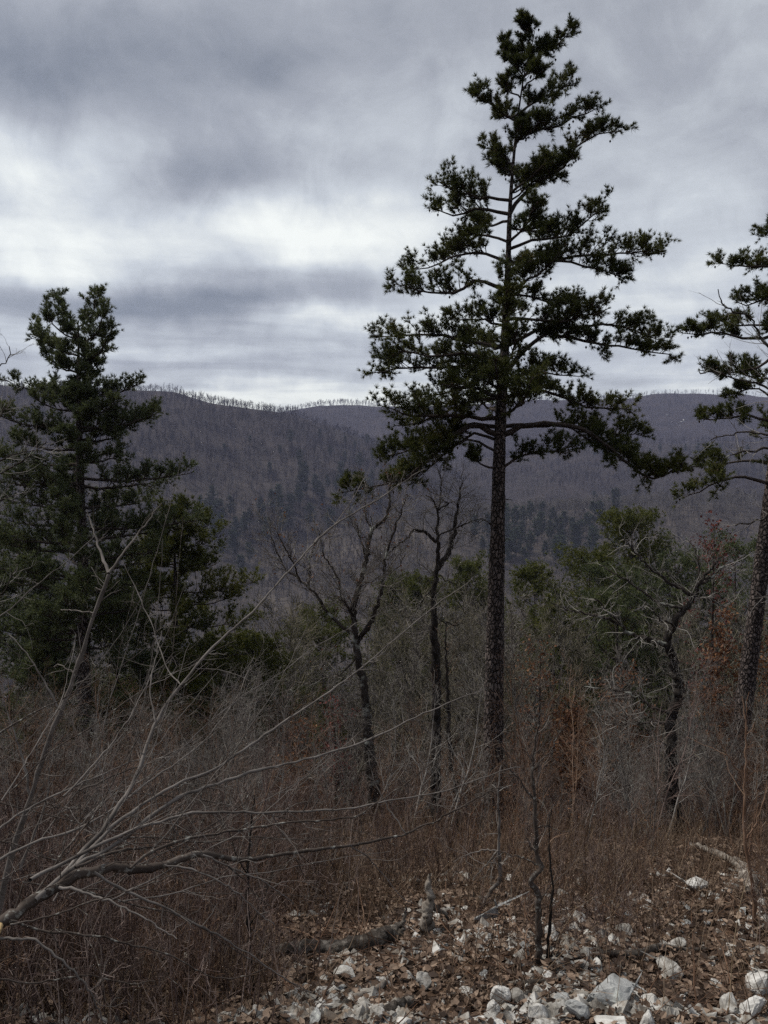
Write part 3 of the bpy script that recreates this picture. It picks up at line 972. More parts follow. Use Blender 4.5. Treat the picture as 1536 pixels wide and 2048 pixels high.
# ------------------------------------------------------------------ bare trees
def twigs_on(g, c, rr, r, m, spacing=0.10, L=(0.25, 0.8), ang=50, t0=0.25, wig=0.22, up=0.06, r_tw=0.006, sub=3, sub2=0, flat=0.0):
    Lt = np.linalg.norm(np.diff(c, axis=0), axis=1).sum()
    n = max(2, int(Lt * (1 - t0) / spacing))
    p, d, pr, t, _ = spawn(c[None], rr[None], n, t0, 0.99, rad(ang), r, flat=flat, up=up)
    LL = r.uniform(L[0], L[1], len(p)) * (1.1 - 0.5 * t)
    s = grow(p, d, LL, 5, wig, up, r)
    R = taper(np.minimum(pr * 0.55, r_tw), 5, 0.4)
    tubes(g, s, R, 4, m)
    if sub:
        p, d, pr, t, par = spawn(s, R, sub, 0.2, 0.95, rad(45), r, up=up)
        s2 = grow(p, d, LL[par] * r.uniform(0.2, 0.5, len(p)), 3, wig, up, r)
        R2 = taper(np.maximum(pr * 0.6, r_tw * 0.3), 3, 0.5)
        tubes(g, s2, R2, 3, m)
        if sub2:
            p, d, pr, t, par2 = spawn(s2, R2, sub2, 0.2, 0.95, rad(45), r, up=up)
            s3 = grow(p, d, LL[par][par2] * r.uniform(0.08, 0.25, len(p)), 2, wig, up, r)
            tubes(g, s3, taper(np.maximum(pr * 0.7, r_tw * 0.25), 2, 0.6), 3, m)
            return np.concatenate([s2[:, -1], s3[:, -1]])
        return s2[:, -1]
    return s[:, -1]


def leaves(g, T, n, size, m, r, jit=0.03):
    i = r.integers(0, len(T), n)
    c = T[i] + r.normal(0, jit, (n, 3))
    a = nrm(r.standard_normal((n, 3)) + [0, 0, -0.6])
    b = nrm(np.cross(a, r.standard_normal((n, 3))))
    nn = np.cross(a, b)
    s = size * r.uniform(0.6, 1.2, (n, 1))
    v = np.stack([c, c + a * s * .5 + b * s * .3 + nn * s * .12, c + a * s, c + a * s * .5 - b * s * .3 + nn * s * .12], 1)
    k = np.arange(n)[:, None] * 4
    f = np.concatenate([k + [0, 1, 2], k + [0, 2, 3]])
    g.add(v.reshape(-1, 3), f, m)


def traced_tree(name, label, d, trunk_px, tr_r, limbs, bark, twig_m, r, tw=None, leaf=None, cat='tree', base_py=1700, jit=0.012, dep_amp=0.6, trunk_k=10, trunk_n=None, trunk_m=None):
    x, y = P(trunk_px[0][0], trunk_px[0][1], d)[:2]
    base = np.array([x, y, gz(x, y) - 0.08])
    path = [base] + [P(a, b, d + r.normal(0, 0.03)) for a, b in trunk_px[1:]]
    root = thing(name, label, cat, base)
    n = trunk_n or len(path) * 9
    tp = spline(path, n)
    tp[3:] += r.normal(0, jit, (n - 3, 3))
    rr = interp_r(tr_r, n) * (1 + r.normal(0, 0.05, n))
    rr *= 1 + 0.5 * np.exp(-(tp[:, 2] - tp[0, 2]) / 0.2)
    g = G(); tubes(g, tp, rr, trunk_k, trunk_m or bark)
    g.build('trunk', root, base)
    cg = G()
    tw = dict(tw or {})
    tips = [twigs_on(cg, tp, rr, r, twig_m, **{**tw, 't0': max(tw.get('t0', 0.25), 0.55)})]
    for lp in limbs:
        pp, r0 = lp[:-1], lp[-1]
        q0 = P(pp[0][0], pp[0][1], d)
        i = int(np.argmin(np.linalg.norm(tp - q0, axis=1)))
        a = tp[i] if np.linalg.norm(tp[i] - q0) < 0.6 else q0
        dep = r.uniform(-dep_amp, dep_amp)
        m = len(pp) - 1
        pts = [a] + [P(u, v, d + dep * (j + 1) / m) for j, (u, v) in enumerate(pp[1:])]
        _, c, cr = limb_mesh('limb', pts, r0, 0.006, 6, bark, root, base, r=r, jit=jit)
        tips.append(twigs_on(cg, c, cr, r, twig_m, **tw))
    cg.build('crown', root, base)
    if leaf:
        lm, ln, ls = leaf
        lg = G(); leaves(lg, np.concatenate(tips), ln, ls, lm, r)
        lg.build('leaves', root, base, smooth=False)
    return root


def build_bare_heroes():
    r = np.random.default_rng(77)
    traced_tree('bare_tree', 'slender black bare tree forking in two at its crooked top', 15.0,
                [(872, 1700), (871, 1600), (872, 1497), (873, 1380), (869, 1262), (868, 1184), (875, 1137), (875, 1087), (875, 1028), (866, 1000), (852, 990)],
                [.105, .10, .096, .092, .09, .09, .066, .052, .042, .026, .010],
                [[(875, 1137), (894, 1110), (908, 1071), (912, 1024), (922, 981), (928, 955), .06],
                 [(875, 1087), (859, 1071), (832, 1061), (805, 1085), (785, 1100), (765, 1122), .035],
                 [(910, 1067), (934, 1046), (969, 1040), .018],
                 [(912, 1020), (895, 1006), (868, 998), .02],
                 [(875, 1150), (905, 1165), (935, 1190), .014],
                 [(870, 1235), (905, 1250), (925, 1247), .014],
                 [(868, 1180), (845, 1200), (820, 1240), .012],
                 [(875, 1030), (882, 985), (880, 935), .02]],
                M_BARK_DARK, M_TWIG_GREY, r, dict(spacing=.06, L=(.3, 1.05), sub=5, sub2=3, r_tw=.0065, up=.05, wig=.2, t0=.12))
    traced_tree('bare_tree', 'many-limbed bare tree with pale lichen spots and a bleached broken top', 14.0,
                [(752, 1690), (750, 1606), (742, 1536), (734, 1458), (728, 1372), (713, 1294), (708, 1223), (719, 1169), (734, 1118), (742, 1063), (758, 1048), (774, 1030), (779, 989), (781, 952)],
                [.14, .132, .12, .105, .092, .078, .066, .057, .049, .044, .040, .034, .025, .010],
                [[(728, 1290), (732, 1258), (750, 1223), (766, 1169), (770, 1118), (789, 1059), (808, 1008), (822, 985), .048],
                 [(713, 1280), (703, 1231), (684, 1200), (672, 1149), (645, 1106), (640, 1059), .035],
                 [(711, 1270), (660, 1231), (633, 1192), (602, 1163), (570, 1134), (543, 1071), (539, 1040), .035],
                 [(617, 1175), (619, 1140), (622, 1106), (640, 1070), .018],
                 [(602, 1163), (575, 1105), (545, 1050), .016],
                 [(727, 1310), (690, 1340), (640, 1360), (600, 1366), .018],
                 [(720, 1240), (690, 1205), (668, 1190), .018],
                 [(735, 1118), (715, 1060), (708, 1030), .02],
                 [(760, 1180), (790, 1140), (812, 1105), .016],
                 [(742, 1063), (730, 1020), (735, 975), .016]],
                M_BARK_LICHEN, M_TWIG_GREY, r, dict(spacing=.065, L=(.3, 1.1), sub=5, sub2=3, r_tw=.007, up=.07, wig=.22, t0=.15),
                leaf=(M_OAKLEAF, 260, .05))
    traced_tree('gnarled_oak', 'gnarled bare oak with a crooked black trunk and pale twisted limbs', 11.0,
                [(1352, 1712), (1351, 1660), (1345, 1590), (1342, 1499), (1342, 1437), (1359, 1385), (1345, 1320), (1335, 1276), (1352, 1241), (1380, 1203), (1402, 1165), (1424, 1135), (1440, 1115)],
                [.088, .084, .08, .076, .073, .07, .067, .067, .058, .048, .034, .022, .009],
                [[(1336, 1290), (1306, 1280), (1262, 1266), (1235, 1243), (1207, 1214), (1190, 1195), .042],
                 [(1235, 1243), (1200, 1232), (1160, 1226), (1128, 1216), (1105, 1205), .022],
                 [(1369, 1188), (1330, 1160), (1300, 1138), (1270, 1104), (1248, 1070), .028],
                 [(1365, 1206), (1320, 1203), (1277, 1177), (1226, 1146), (1200, 1132), .026],
                 [(1336, 1280), (1345, 1250), (1318, 1235), (1290, 1200), .022],
                 [(1402, 1165), (1430, 1145), (1456, 1129), (1475, 1140), .020],
                 [(1390, 1190), (1420, 1200), (1450, 1215), .016],
                 [(1334, 1420), (1300, 1410), (1270, 1393), (1215, 1377), (1165, 1374), .022],
                 [(1338, 1448), (1285, 1444), (1233, 1450), (1200, 1440), .016],
                 [(1355, 1395), (1385, 1350), (1420, 1320), .016],
                 [(1340, 1500), (1310, 1470), (1270, 1440), .014],
                 [(1400, 1160), (1395, 1110), (1370, 1075), .018]],
                M_BARK_LICHEN, M_TWIG_PALE, r, dict(spacing=.085, L=(.2, .7), sub=4, sub2=2, r_tw=.0055, up=.05, wig=.26, t0=.15), jit=.012, trunk_m=M_BARK_DARK)
    traced_tree('bare_tree', 'thin dark bare stem just uphill of the black forked tree', 13.0,
                [(920, 1690), (914, 1595), (902, 1516), (898, 1438), (894, 1341), (890, 1280), (893, 1240)],
                [.055, .05, .042, .036, .028, .018, .006],
                [[(900, 1500), (920, 1470), (935, 1440), .012], [(897, 1420), (880, 1390), (870, 1350), .01]],
                M_BARK_DARK, M_TWIG_BROWN, r, dict(spacing=.12, L=(.2, .7), sub=3, r_tw=.004, up=.08, t0=.3))
    # tree outside the frame whose fine twigs reach in beside the leaning pine
    traced_tree('bare_tree', 'bare tree at the margin of the view with fine curved twigs over the leaning pine', 9.0,
                [(1640, 1700), (1638, 1300), (1630, 1000), (1620, 800), (1615, 640)],
                [.09, .08, .07, .05, .015],
                [[(1632, 960), (1560, 905), (1500, 900), (1450, 915), .025],
                 [(1626, 900), (1560, 870), (1480, 868), (1420, 880), .02],
                 [(1622, 820), (1560, 790), (1500, 765), (1440, 750), (1395, 745), .018],
                 [(1618, 760), (1560, 720), (1500, 640), (1450, 610), (1430, 580), .018],
                 [(1632, 1040), (1560, 1030), (1500, 1045), (1470, 1050), .022],
                 [(1636, 1130), (1590, 1180), (1500, 1200), .02]],
                M_BARK_LICHEN, M_TWIG_PALE, r, dict(spacing=.09, L=(.2, .6), sub=2, sub2=0, r_tw=.004, up=.10, wig=.12, t0=.2))
    traced_tree('bare_tree', 'bare tree at the margin with pale twigs crossing the bushy-topped pine', 12.0,
                [(-90, 1700), (-85, 1400), (-80, 1100), (-75, 900), (-70, 720)],
                [.10, .09, .08, .055, .015],
                [[(-80, 1000), (-20, 960), (40, 925), (95, 885), .022], [(-80, 940), (0, 920), (60, 900), (115, 915), .02],
                 [(-76, 820), (-30, 760), (10, 720), (20, 690), .018], [(-78, 870), (0, 830), (20, 800), .018],
                 [(-80, 1080), (0, 1000), (60, 985), .02], [(-84, 1250), (0, 1190), (40, 1120), .02]],
                M_BARK_LICHEN, M_TWIG_PALE, r, dict(spacing=.09, L=(.25, .7), sub=3, sub2=1, r_tw=.005, up=.05, wig=.16, t0=.2))


build_bare_heroes()


# oaks that keep their brown leaves
def build_leafy_oaks():
    r = np.random.default_rng(41)
    L = [('tall slender tree with dark red leaves clinging among grey twigs, behind the gnarled oak', 1415, 1050, 22, M_REDLEAF, 420, 80, .09),
         ('russet-leaved young oak against the leaning scaly trunk', 1432, 1210, 19, M_OAKLEAF, 900, 75, .09),
         ('small oak with orange-brown leaves left of the gnarled trunk, above the brush', 1130, 1430, 14, M_OAKLEAF, 800, 75, .08),
         ('low shrub with reddish leaves in front of the dark pine clump', 665, 1400, 15, M_REDLEAF, 330, 60, .06),
         ('brown-leaved sapling at the margin of the view beyond the leaning trunk', 1530, 1290, 21, M_OAKLEAF, 650, 70, .09),
         ('twiggy sapling with sparse brown leaves around the tall scaly trunk', 1075, 1290, 17, M_OAKLEAF, 260, 75, .07),
         ('rusty-leaved shrub low between the pale gnarled limbs and the sapling', 1255, 1330, 16, M_OAKLEAF, 330, 70, .07),
         ('small oak with tan leaves at the foot of the lichen-spotted tree', 610, 1460, 13, M_OAKLEAF, 260, 60, .06)]
    for lab, px, top, d, m, n, hw, ls in L:
        x, y = P(px, 1600, d)[:2]
        base = np.array([x, y, gz(x, y) - 0.05])
        tp = P(px + r.uniform(-15, 15), top, d)
        root = thing('leafy_oak', lab, 'tree', base)
        path = [base, base * .6 + tp * .4 + r.normal(0, .08, 3), tp]
        h = tp[2] - base[2]
        pts = spline(path, 20)
        rr = np.linspace(0.012 * h + .01, .006, 20)
        g = G(); tubes(g, pts, rr, 7, M_BARK_LICHEN); g.build('trunk', root, base)
        cg = G()
        w = hw * d / F
        p, dd, pr, t, _ = spawn(pts[None], rr[None], 26, .3, .97, rad(55), r, up=.2)
        b = grow(p, dd, w * r.uniform(.6, 1.2, len(p)) * (1.2 - .6 * t), 6, .2, .08, r)
        R = taper(np.minimum(pr * .6, .018), 6, .3)
        tubes(cg, b, R, 4, M_TWIG_GREY)
        p, dd, pr, t, par = spawn(b, R, 6, .2, .98, rad(50), r, up=.05)
        s = grow(p, dd, w * r.uniform(.15, .45, len(p)), 4, .25, .04, r)
        R = taper(np.minimum(pr * .7, .007), 4, .45)
        tubes(cg, s, R, 3, M_TWIG_GREY)
        p, dd, pr, t, par = spawn(s, R, 3, .2, .98, rad(50), r)
        s3 = grow(p, dd, w * r.uniform(.08, .2, len(p)), 2, .25, 0, r)
        tubes(cg, s3, taper(np.maximum(pr * .7, .002), 2, .6), 3, M_TWIG_GREY)
        cg.build('crown', root, base)
        lg = G(); leaves(lg, np.concatenate([s3[:, -1], s[:, -1]]), int(n * 2.2), ls * 1.15, m, r, .05); lg.build('leaves', root, base, smooth=False)


build_leafy_oaks()


# ------------------------------------------------------------------ foreground leaning shrub (traced branches)
def build_foreground_shrub():
    r = np.random.default_rng(3)
    root_p = P(-330, 2000, 1.75)
    base = np.array([root_p[0], 1.75, gz(root_p[0], 1.75) - 0.05])
    root = thing('leaning_shrub', 'leaning grey-brown shrub reaching long bare branches across the foreground brush', 'shrub', base)
    # d at start, d at end
    main = [(-150, 1915), (0, 1846), (55, 1808), (100, 1781), (160, 1750), (220, 1736), (270, 1739), (330, 1729), (380, 1712), (415, 1709), (480, 1720), (540, 1713), (620, 1700), (700, 1691), (770, 1678), (812, 1667), (890, 1632), (960, 1592), (1010, 1570)]

    def path(pp, d0, d1):
        n = len(pp) - 1
        return [P(a, b, d0 + (d1 - d0) * i / n) for i, (a, b) in enumerate(pp)]

    stem = [base, base * .4 + P(-150, 1915, 1.75) * .6 + np.array([-.05, 0, 0.03])] + [P(-150, 1915, 1.75)]
    limb_mesh('stem', stem, .026, .020, 10, M_SHRUB_BARK, root, base, r=r, jit=.001)
    data = [
        (main, 1.75, 2.6, (.0155, .0145, .0125, .0105, .0080, .0055, .0042, .0034, .0026, .0018), .0018, M_SHRUB_BARK, 1.0),
        ([(70, 1800), (150, 1735), (230, 1690), (330, 1612), (420, 1572), (535, 1537), (640, 1511), (746, 1476), (863, 1421), (967, 1379)], 1.85, 2.9, .0075, .0016, M_SHRUB_PALE, .9),
        ([(100, 1780), (150, 1720), (210, 1650), (270, 1558), (312, 1446), (362, 1371), (429, 1292), (508, 1221), (562, 1158), (625, 1090), (680, 1038), (730, 952)], 1.95, 3.0, .0085, .0012, M_SHRUB_PALE, .8),
        ([(629, 1086), (672, 1048), (734, 1012), (824, 952), (850, 938)], 2.78, 3.1, .004, .0012, M_SHRUB_PALE, .5),
        ([(110, 1775), (170, 1710), (240, 1642), (340, 1577), (441, 1531), (500, 1491), (578, 1438), (695, 1358), (766, 1298), (875, 1208), (941, 1161)], 1.9, 3.0, .0065, .0012, M_SHRUB_PALE, .9),
        ([(60, 1760), (91, 1741), (200, 1690), (300, 1648), (401, 1626), (547, 1625), (687, 1618), (789, 1598), (890, 1583), (1004, 1542), (1040, 1533)], 1.8, 2.7, .0055, .0012, M_SHRUB_PALE, 1.0),
        ([(260, 1737), (310, 1700), (387, 1675), (478, 1661), (580, 1645), (707, 1632), (754, 1606), (850, 1536), (880, 1500)], 1.9, 2.5, .0045, .0012, M_SHRUB_BARK, .9),
        ([(118, 1775), (160, 1782), (210, 1798), (273, 1828), (319, 1855), (353, 1877)], 1.8, 1.75, .0045, .0012, M_SHRUB_PALE, .4),
        ([(187, 1745), (255, 1785), (355, 1828), (433, 1869), (506, 1914), (574, 1962), (620, 1985)], 1.85, 2.0, .0042, .001, M_SHRUB_PALE, .5),
        ([(328, 1730), (378, 1738), (424, 1755), (474, 1785), (515, 1823), (551, 1853)], 1.95, 2.0, .0032, .001, M_SHRUB_PALE, .6),
        ([(405, 1710), (456, 1732), (524, 1762), (560, 1785), (588, 1807)], 2.0, 2.1, .0032, .001, M_SHRUB_PALE, .6),
        ([(456, 1732), (490, 1760), (515, 1795), (545, 1815)], 2.05, 2.1, .0022, .0009, M_SHRUB_BARK, .5),
        ([(20, 1842), (46, 1851), (91, 1864), (191, 1873), (255, 1889), (328, 1905), (428, 1955), (501, 1949), (540, 1935)], 1.75, 1.9, .0038, .001, M_SHRUB_BARK, .6),
        ([(-60, 1872), (0, 1876), (46, 1876), (77, 1885), (128, 1926), (164, 1960), (200, 2024), (215, 2060)], 1.7, 1.7, .0045, .0012, M_SHRUB_PALE, .4),
        ([(-80, 1940), (0, 1958), (59, 1966), (137, 1956), (190, 1952), (250, 1966), (310, 1960)], 1.7, 1.85, .0030, .001, M_SHRUB_BARK, .5),
        ([(20, 1850), (90, 1835), (190, 1800), (290, 1772), (370, 1745), (440, 1750)], 1.7, 1.85, .0028, .001, M_SHRUB_BARK, .6),
        ([(60, 1805), (130, 1700), (200, 1610), (260, 1500), (330, 1410), (420, 1330)], 2.0, 2.8, .004, .0012, M_SHRUB_BARK, 1.0),
        ([(-40, 1740), (60, 1690), (190, 1640), (300, 1560), (400, 1490), (470, 1400), (500, 1330)], 2.0, 3.0, .005, .0012, M_SHRUB_PALE, 1.0),
        ([(-40, 1700), (20, 1640), (90, 1600), (180, 1560), (260, 1525), (330, 1505)], 2.1, 2.7, .0045, .0012, M_SHRUB_PALE, 1.0),
        ([(-60, 1500), (40, 1440), (130, 1395), (230, 1340), (300, 1290)], 2.6, 3.3, .0045, .001, M_SHRUB_BARK, 1.0),
        ([(-50, 1260), (10, 1225), (80, 1165), (150, 1110), (200, 1060)], 3.0, 3.4, .0035, .001, M_SHRUB_PALE, .7),
        ([(812, 1667), (780, 1620), (748, 1560), (735, 1500)], 2.4, 2.5, .0026, .001, M_SHRUB_PALE, .6),
        ([(700, 1691), (740, 1720), (800, 1790), (830, 1810)], 2.2, 2.3, .0022, .001, M_SHRUB_PALE, .5),
        ([(150, 1735), (240, 1700), (340, 1690), (440, 1640), (500, 1590), (560, 1480)], 1.9, 2.6, .0045, .001, M_SHRUB_BARK, .9),
        ([(508, 1221), (540, 1255), (560, 1290)], 2.55, 2.6, .0022, .001, M_SHRUB_PALE, .4),
        ([(312, 1446), (300, 1380), (310, 1320), (325, 1260)], 2.3, 2.5, .0028, .001, M_SHRUB_PALE, .8),
        ([(362, 1371), (330, 1330), (300, 1240), (250, 1130)], 2.35, 2.7, .0026, .001, M_SHRUB_PALE, .7),
    ]
    # many more slender straight shoots fanning out of the same crown
    for k in range(34):
        x0, y0 = r.uniform(-90, 260), r.uniform(1560, 1830)
        a = rad(r.uniform(14, 78)) if k % 4 else rad(r.uniform(-20, 14))
        ln = r.uniform(220, 720)
        bend = r.uniform(-.25, .25)
        pp = []
        for t in np.linspace(0, 1, 6):
            aa = a + bend * t
            pp.append((x0 + math.cos(aa) * ln * t + r.normal(0, 5), y0 - math.sin(aa) * ln * t + r.normal(0, 5)))
        d0 = r.uniform(1.9, 3.0)
        data.append((pp, d0, d0 + r.uniform(0, .9), r.uniform(.0016, .0034), .0008, M_SHRUB_PALE if k % 2 else M_SHRUB_BARK, .8))
    for pp, d0, d1, r0, r1, m, tw in data:
        if np.isscalar(r0):
            r0 *= .86
        o, c, cr = limb_mesh('branch', path(pp, d0, d1), r0, r1, 7, m, root, base, r=r, jit=.0010 + r1 * .3)
        g = G()
        twigs_on(g, c, cr, r, m, spacing=.055 / max(tw, .3), L=(.03, .24), ang=55, t0=.10, wig=.26, up=.03, r_tw=.0016, sub=2, sub2=1)
        t = g.build('twigs', None)
        t.parent = o
        t.data.transform(__import__('mathutils').Matrix.Translation(Vector(-base)))
        t['kind'] = 'stuff'
    # broken stub with pale wood
    g = G()
    q = P(-2, 1852, 1.72)
    tubes(g, np.array([q, q + [.007, -.02, -.001]]), np.array([.009, .007]), 8, M_CUT, cap=True)
    g.build('broken_stub', root, base, label='pale freshly broken stub')


build_foreground_shrub()


def build_pale_sapling():
    r = np.random.default_rng(13)
    d = 3.2
    p0 = hit(25, 1900)
    x, y = P(-70, 1800, d)[:2]
    base = np.array([x, y, gz(x, y) - .05])
    root = thing('bare_sapling', 'tall pale-barked sapling forking high up in front of the dark pine clump', 'sapling', base)
    pp = [(10, 1760), (62, 1592), (83, 1521), (121, 1425), (167, 1300), (188, 1225), (217, 1146)]
    pts = [base] + [P(a, b, d) for a, b in pp]
    _, c, cr = limb_mesh('stem', pts, .0145, .008, 8, M_SHRUB_PALE, root, base, r=r, jit=.002)
    g = G(); twigs_on(g, c, cr, r, M_SHRUB_PALE, spacing=.09, L=(.08, .4), t0=.2, r_tw=.0024, sub=2, sub2=1, up=.08)
    for q, r0 in (([(217, 1146), (205, 1110), (188, 1065), (175, 1020)], .0075), ([(217, 1146), (248, 1105), (290, 1050), (322, 1008)], .006),
                  ([(217, 1165), (205, 1178), (190, 1177)], .003), ([(150, 1345), (120, 1330), (108, 1333)], .0032), ([(188, 1225), (150, 1222), (122, 1220)], .003),
                  ([(121, 1425), (70, 1330), (20, 1270)], .005), ([(62, 1592), (40, 1500), (5, 1400)], .007), ([(40, 1740), (90, 1600), (110, 1480)], .006)):
        _, c, cr = limb_mesh('limb', [P(a, b, d + .06 * i) for i, (a, b) in enumerate(q)], r0, .0018, 6, M_SHRUB_PALE, root, base, r=r, jit=.002)
        twigs_on(g, c, cr, r, M_SHRUB_PALE, spacing=.12, L=(.05, .25), t0=.2, r_tw=.0018, sub=1, up=.06)
    g.build('crown', root, base)


build_pale_sapling()


# ------------------------------------------------------------------ front saplings, snags, logs
def build_front_things():
    r = np.random.default_rng(17)

    def stems(name, label, d, paths, m, twm, tw, cat='sapling'):
        px, py = paths[0][0][0]
        b = hit(px, py) if d is None else None
        if b is None:
            x, y = P(px, py, d)[:2]; b = np.array([x, y, gz(x, y)])
        d = b[1]
        b = b - [0, 0, .03]
        root = thing(name, label, cat, b)
        cg = G()
        for k, (pp, r0, r1) in enumerate(paths):
            pts = [P(a, bb, d + r.normal(0, .01)) for a, bb in pp]
            if k == 0:
                pts[0] = b
            _, c, cr = limb_mesh('stem' if k == 0 else 'branch', pts, r0, r1, 8, m, root, b, r=r, jit=.003)
            twigs_on(cg, c, cr, r, twm, **tw)
        cg.build('crown', root, b)
        return root

    stems('bare_sapling', 'slim bare sapling with a twisted kink low on its grey stem, among white rocks', None,
          [([(1076, 1926), (1078, 1845), (1075, 1790), (1063, 1760), (1080, 1738), (1074, 1709), (1070, 1654), (1070, 1600), (1064, 1545), (1068, 1490), (1080, 1440)], .021, .0045),
           ([(1075, 1730), (1048, 1717), (1020, 1708), (998, 1702)], .005, .002), ([(1071, 1660), (1090, 1652), (1115, 1660)], .005, .002),
           ([(1073, 1705), (1060, 1690), (1052, 1672)], .005, .002), ([(1076, 1800), (1100, 1775), (1118, 1760)], .005, .0015), ([(1070, 1600), (1040, 1560), (1000, 1520)], .006, .002),
           ([(1066, 1540), (1100, 1500), (1130, 1450)], .005, .002)],
          M_SHRUB_BARK, M_TWIG_GREY, dict(spacing=.08, L=(.08, .38), sub=2, r_tw=.0028, t0=.3, up=.05))
    stems('bare_sapling', 'thin dark sapling close beside the twisted grey sapling', None,
          [([(1094, 1922), (1100, 1839), (1104, 1765), (1098, 1690), (1102, 1620)], .011, .003)],
          M_BARK_DARK, M_TWIG_BROWN, dict(spacing=.1, L=(.08, .35), sub=2, r_tw=.0024, t0=.3, up=.08))
    stems('bent_sapling', 'pale bent sapling arching over the grey boulder', None,
          [([(962, 1815), (980, 1785), (997, 1763), (1000, 1730), (997, 1698), (998, 1650), (996, 1590), (1002, 1530)], .018, .004),
           ([(997, 1700), (975, 1725), (960, 1742), (945, 1762)], .008, .002), ([(996, 1702), (965, 1700), (930, 1712), (905, 1725)], .006, .002),
           ([(996, 1706), (980, 1735), (965, 1765)], .006, .002)],
          M_SHRUB_PALE, M_TWIG_PALE, dict(spacing=.09, L=(.08, .4), sub=2, r_tw=.003, t0=.25, up=-.02))
    stems('bare_sapling', 'dark sapling rising from brush at the bottom, in front of the fallen log', None,
          [([(508, 1985), (497, 1870), (495, 1760), (502, 1660), (510, 1590)], .012, .003), ([(497, 1860), (525, 1800), (545, 1750)], .005, .002), ([(496, 1760), (470, 1700), (460, 1660)], .004, .002)],
          M_BARK_DARK, M_TWIG_PURPLE, dict(spacing=.07, L=(.1, .4), sub=3, r_tw=.0026, t0=.1, up=.06))
    stems('bare_sapling', 'slender reddish sapling at the margin beside the weathered broken log', None,
          [([(1512, 1850), (1505, 1770), (1490, 1690), (1488, 1600), (1492, 1480), (1486, 1390)], .016, .004), ([(1490, 1690), (1520, 1620), (1535, 1560)], .006, .002), ([(1488, 1560), (1450, 1500), (1430, 1450)], .006, .002)],
          M_TWIG_BROWN, M_TWIG_BROWN, dict(spacing=.08, L=(.12, .5), sub=3, r_tw=.003, t0=.2, up=.06))

    def log(name, label, pp, radii, m, k=12, rough=.10, lift=.5, cat='log', extra=()):
        pts = []
        for (a, b) in pp:
            h = hit(a, b)
            pts.append(h)
        pts = np.array(pts)
        base = pts[len(pts) // 2].copy()
        root = thing(name, label, cat, base)
        n = len(pp) * 10
        c = spline(pts, n)
        rr = interp_r(radii, n)
        c[:, 2] = ground_h(c[:, 0], c[:, 1]) + rr * lift
        g = G(); tubes(g, c, rr, k, m, cap=True)
        V = g.V[0].reshape(n, k, 3)
        g.V[0] = (c[:, None] + (V - c[:, None]) * (1 + rough * r.normal(0, 1, (n, k, 1)))).reshape(-1, 3)
        g.build('wood', root, base)
        for q, r0 in extra:
            e = [P(a, b, pts[:, 1].mean()) for a, b in q]
            limb_mesh('branch_stub', e, r0, r0 * .3, 6, m, root, base, r=r, jit=.004)
        return root

    log('fallen_log', 'dark fallen log lying across the slope behind the white rocks', [(470, 1925), (560, 1916), (640, 1913), (710, 1908), (760, 1890), (800, 1862)], [.022, .042, .05, .054, .048, .03], M_LOG, rough=.17, lift=.9,
        extra=[([(800, 1868), (808, 1840), (812, 1815)], .02)])
    log('fallen_branch', 'long straight fallen branch behind the big grey slab', [(1150, 1920), (1210, 1914), (1290, 1911), (1360, 1907), (1420, 1902)], [.010, .020, .021, .019, .012], M_LOG, lift=1.0, cat='branch')
    log('fallen_branch', 'crooked dark branch lying just above the white rocks', [(900, 1995), (960, 1980), (1030, 1972), (1090, 1968), (1140, 1955), (1190, 1945)], [.008, .011, .012, .012, .009, .005], M_LOG, k=8, lift=1.1, cat='branch')
    log('fallen_branch', 'bleached forked branch lying at the bottom among leaves', [(690, 2008), (730, 1995), (765, 1975), (790, 1945)], [.016, .018, .016, .009], M_DEADWOOD, k=9, lift=1.0, cat='branch')
    log('rotten_log', 'black rotten log at the bottom beside pale stones', [(725, 2040), (780, 2025), (830, 2005)], [.022, .034, .02], M_LOG, rough=.17, lift=.5)
    log('weathered_log', 'bleached splintered log lying downhill past the pale boulder', [(1380, 1690), (1400, 1698), (1430, 1712), (1460, 1728), (1485, 1752), (1505, 1790)], [.02, .035, .045, .06, .065, .04], M_DEADWOOD, rough=.2, lift=.9)
    # upright snag
    b = hit(862, 1866)
    root = thing('broken_snag', 'short bleached broken snag standing upright above the fallen log', 'stump', b - [0, 0, .05])
    d = b[1]
    limb_mesh('stem', [b - [0, 0, .05], P(853, 1832, d), P(860, 1800, d), P(858, 1775, d), P(862, 1750, d)], .055, .012, 9, M_DEADWOOD, root, b - [0, 0, .05], r=r, jit=.006, n=26)
    limb_mesh('limb', [P(862, 1808, d), P(880, 1822, d), P(900, 1838, d)], .022, .008, 7, M_LOG, root, b - [0, 0, .05], r=r, jit=.004)
    # tall dry stalk
    b = hit(1456, 2035)
    g = G()
    pts = [b, P(1462, 1960, b[1]), P(1467, 1894, b[1]), P(1480, 1810, b[1]), P(1500, 1741, b[1])]
    tubes(g, spline(pts, 20), np.linspace(.0026, .0012, 20), 5, M_STALK)
    tag(g.build('grass_stalk', None, b), 'single tall pale grass stalk leaning over the white rocks', 'plant')


build_front_things()


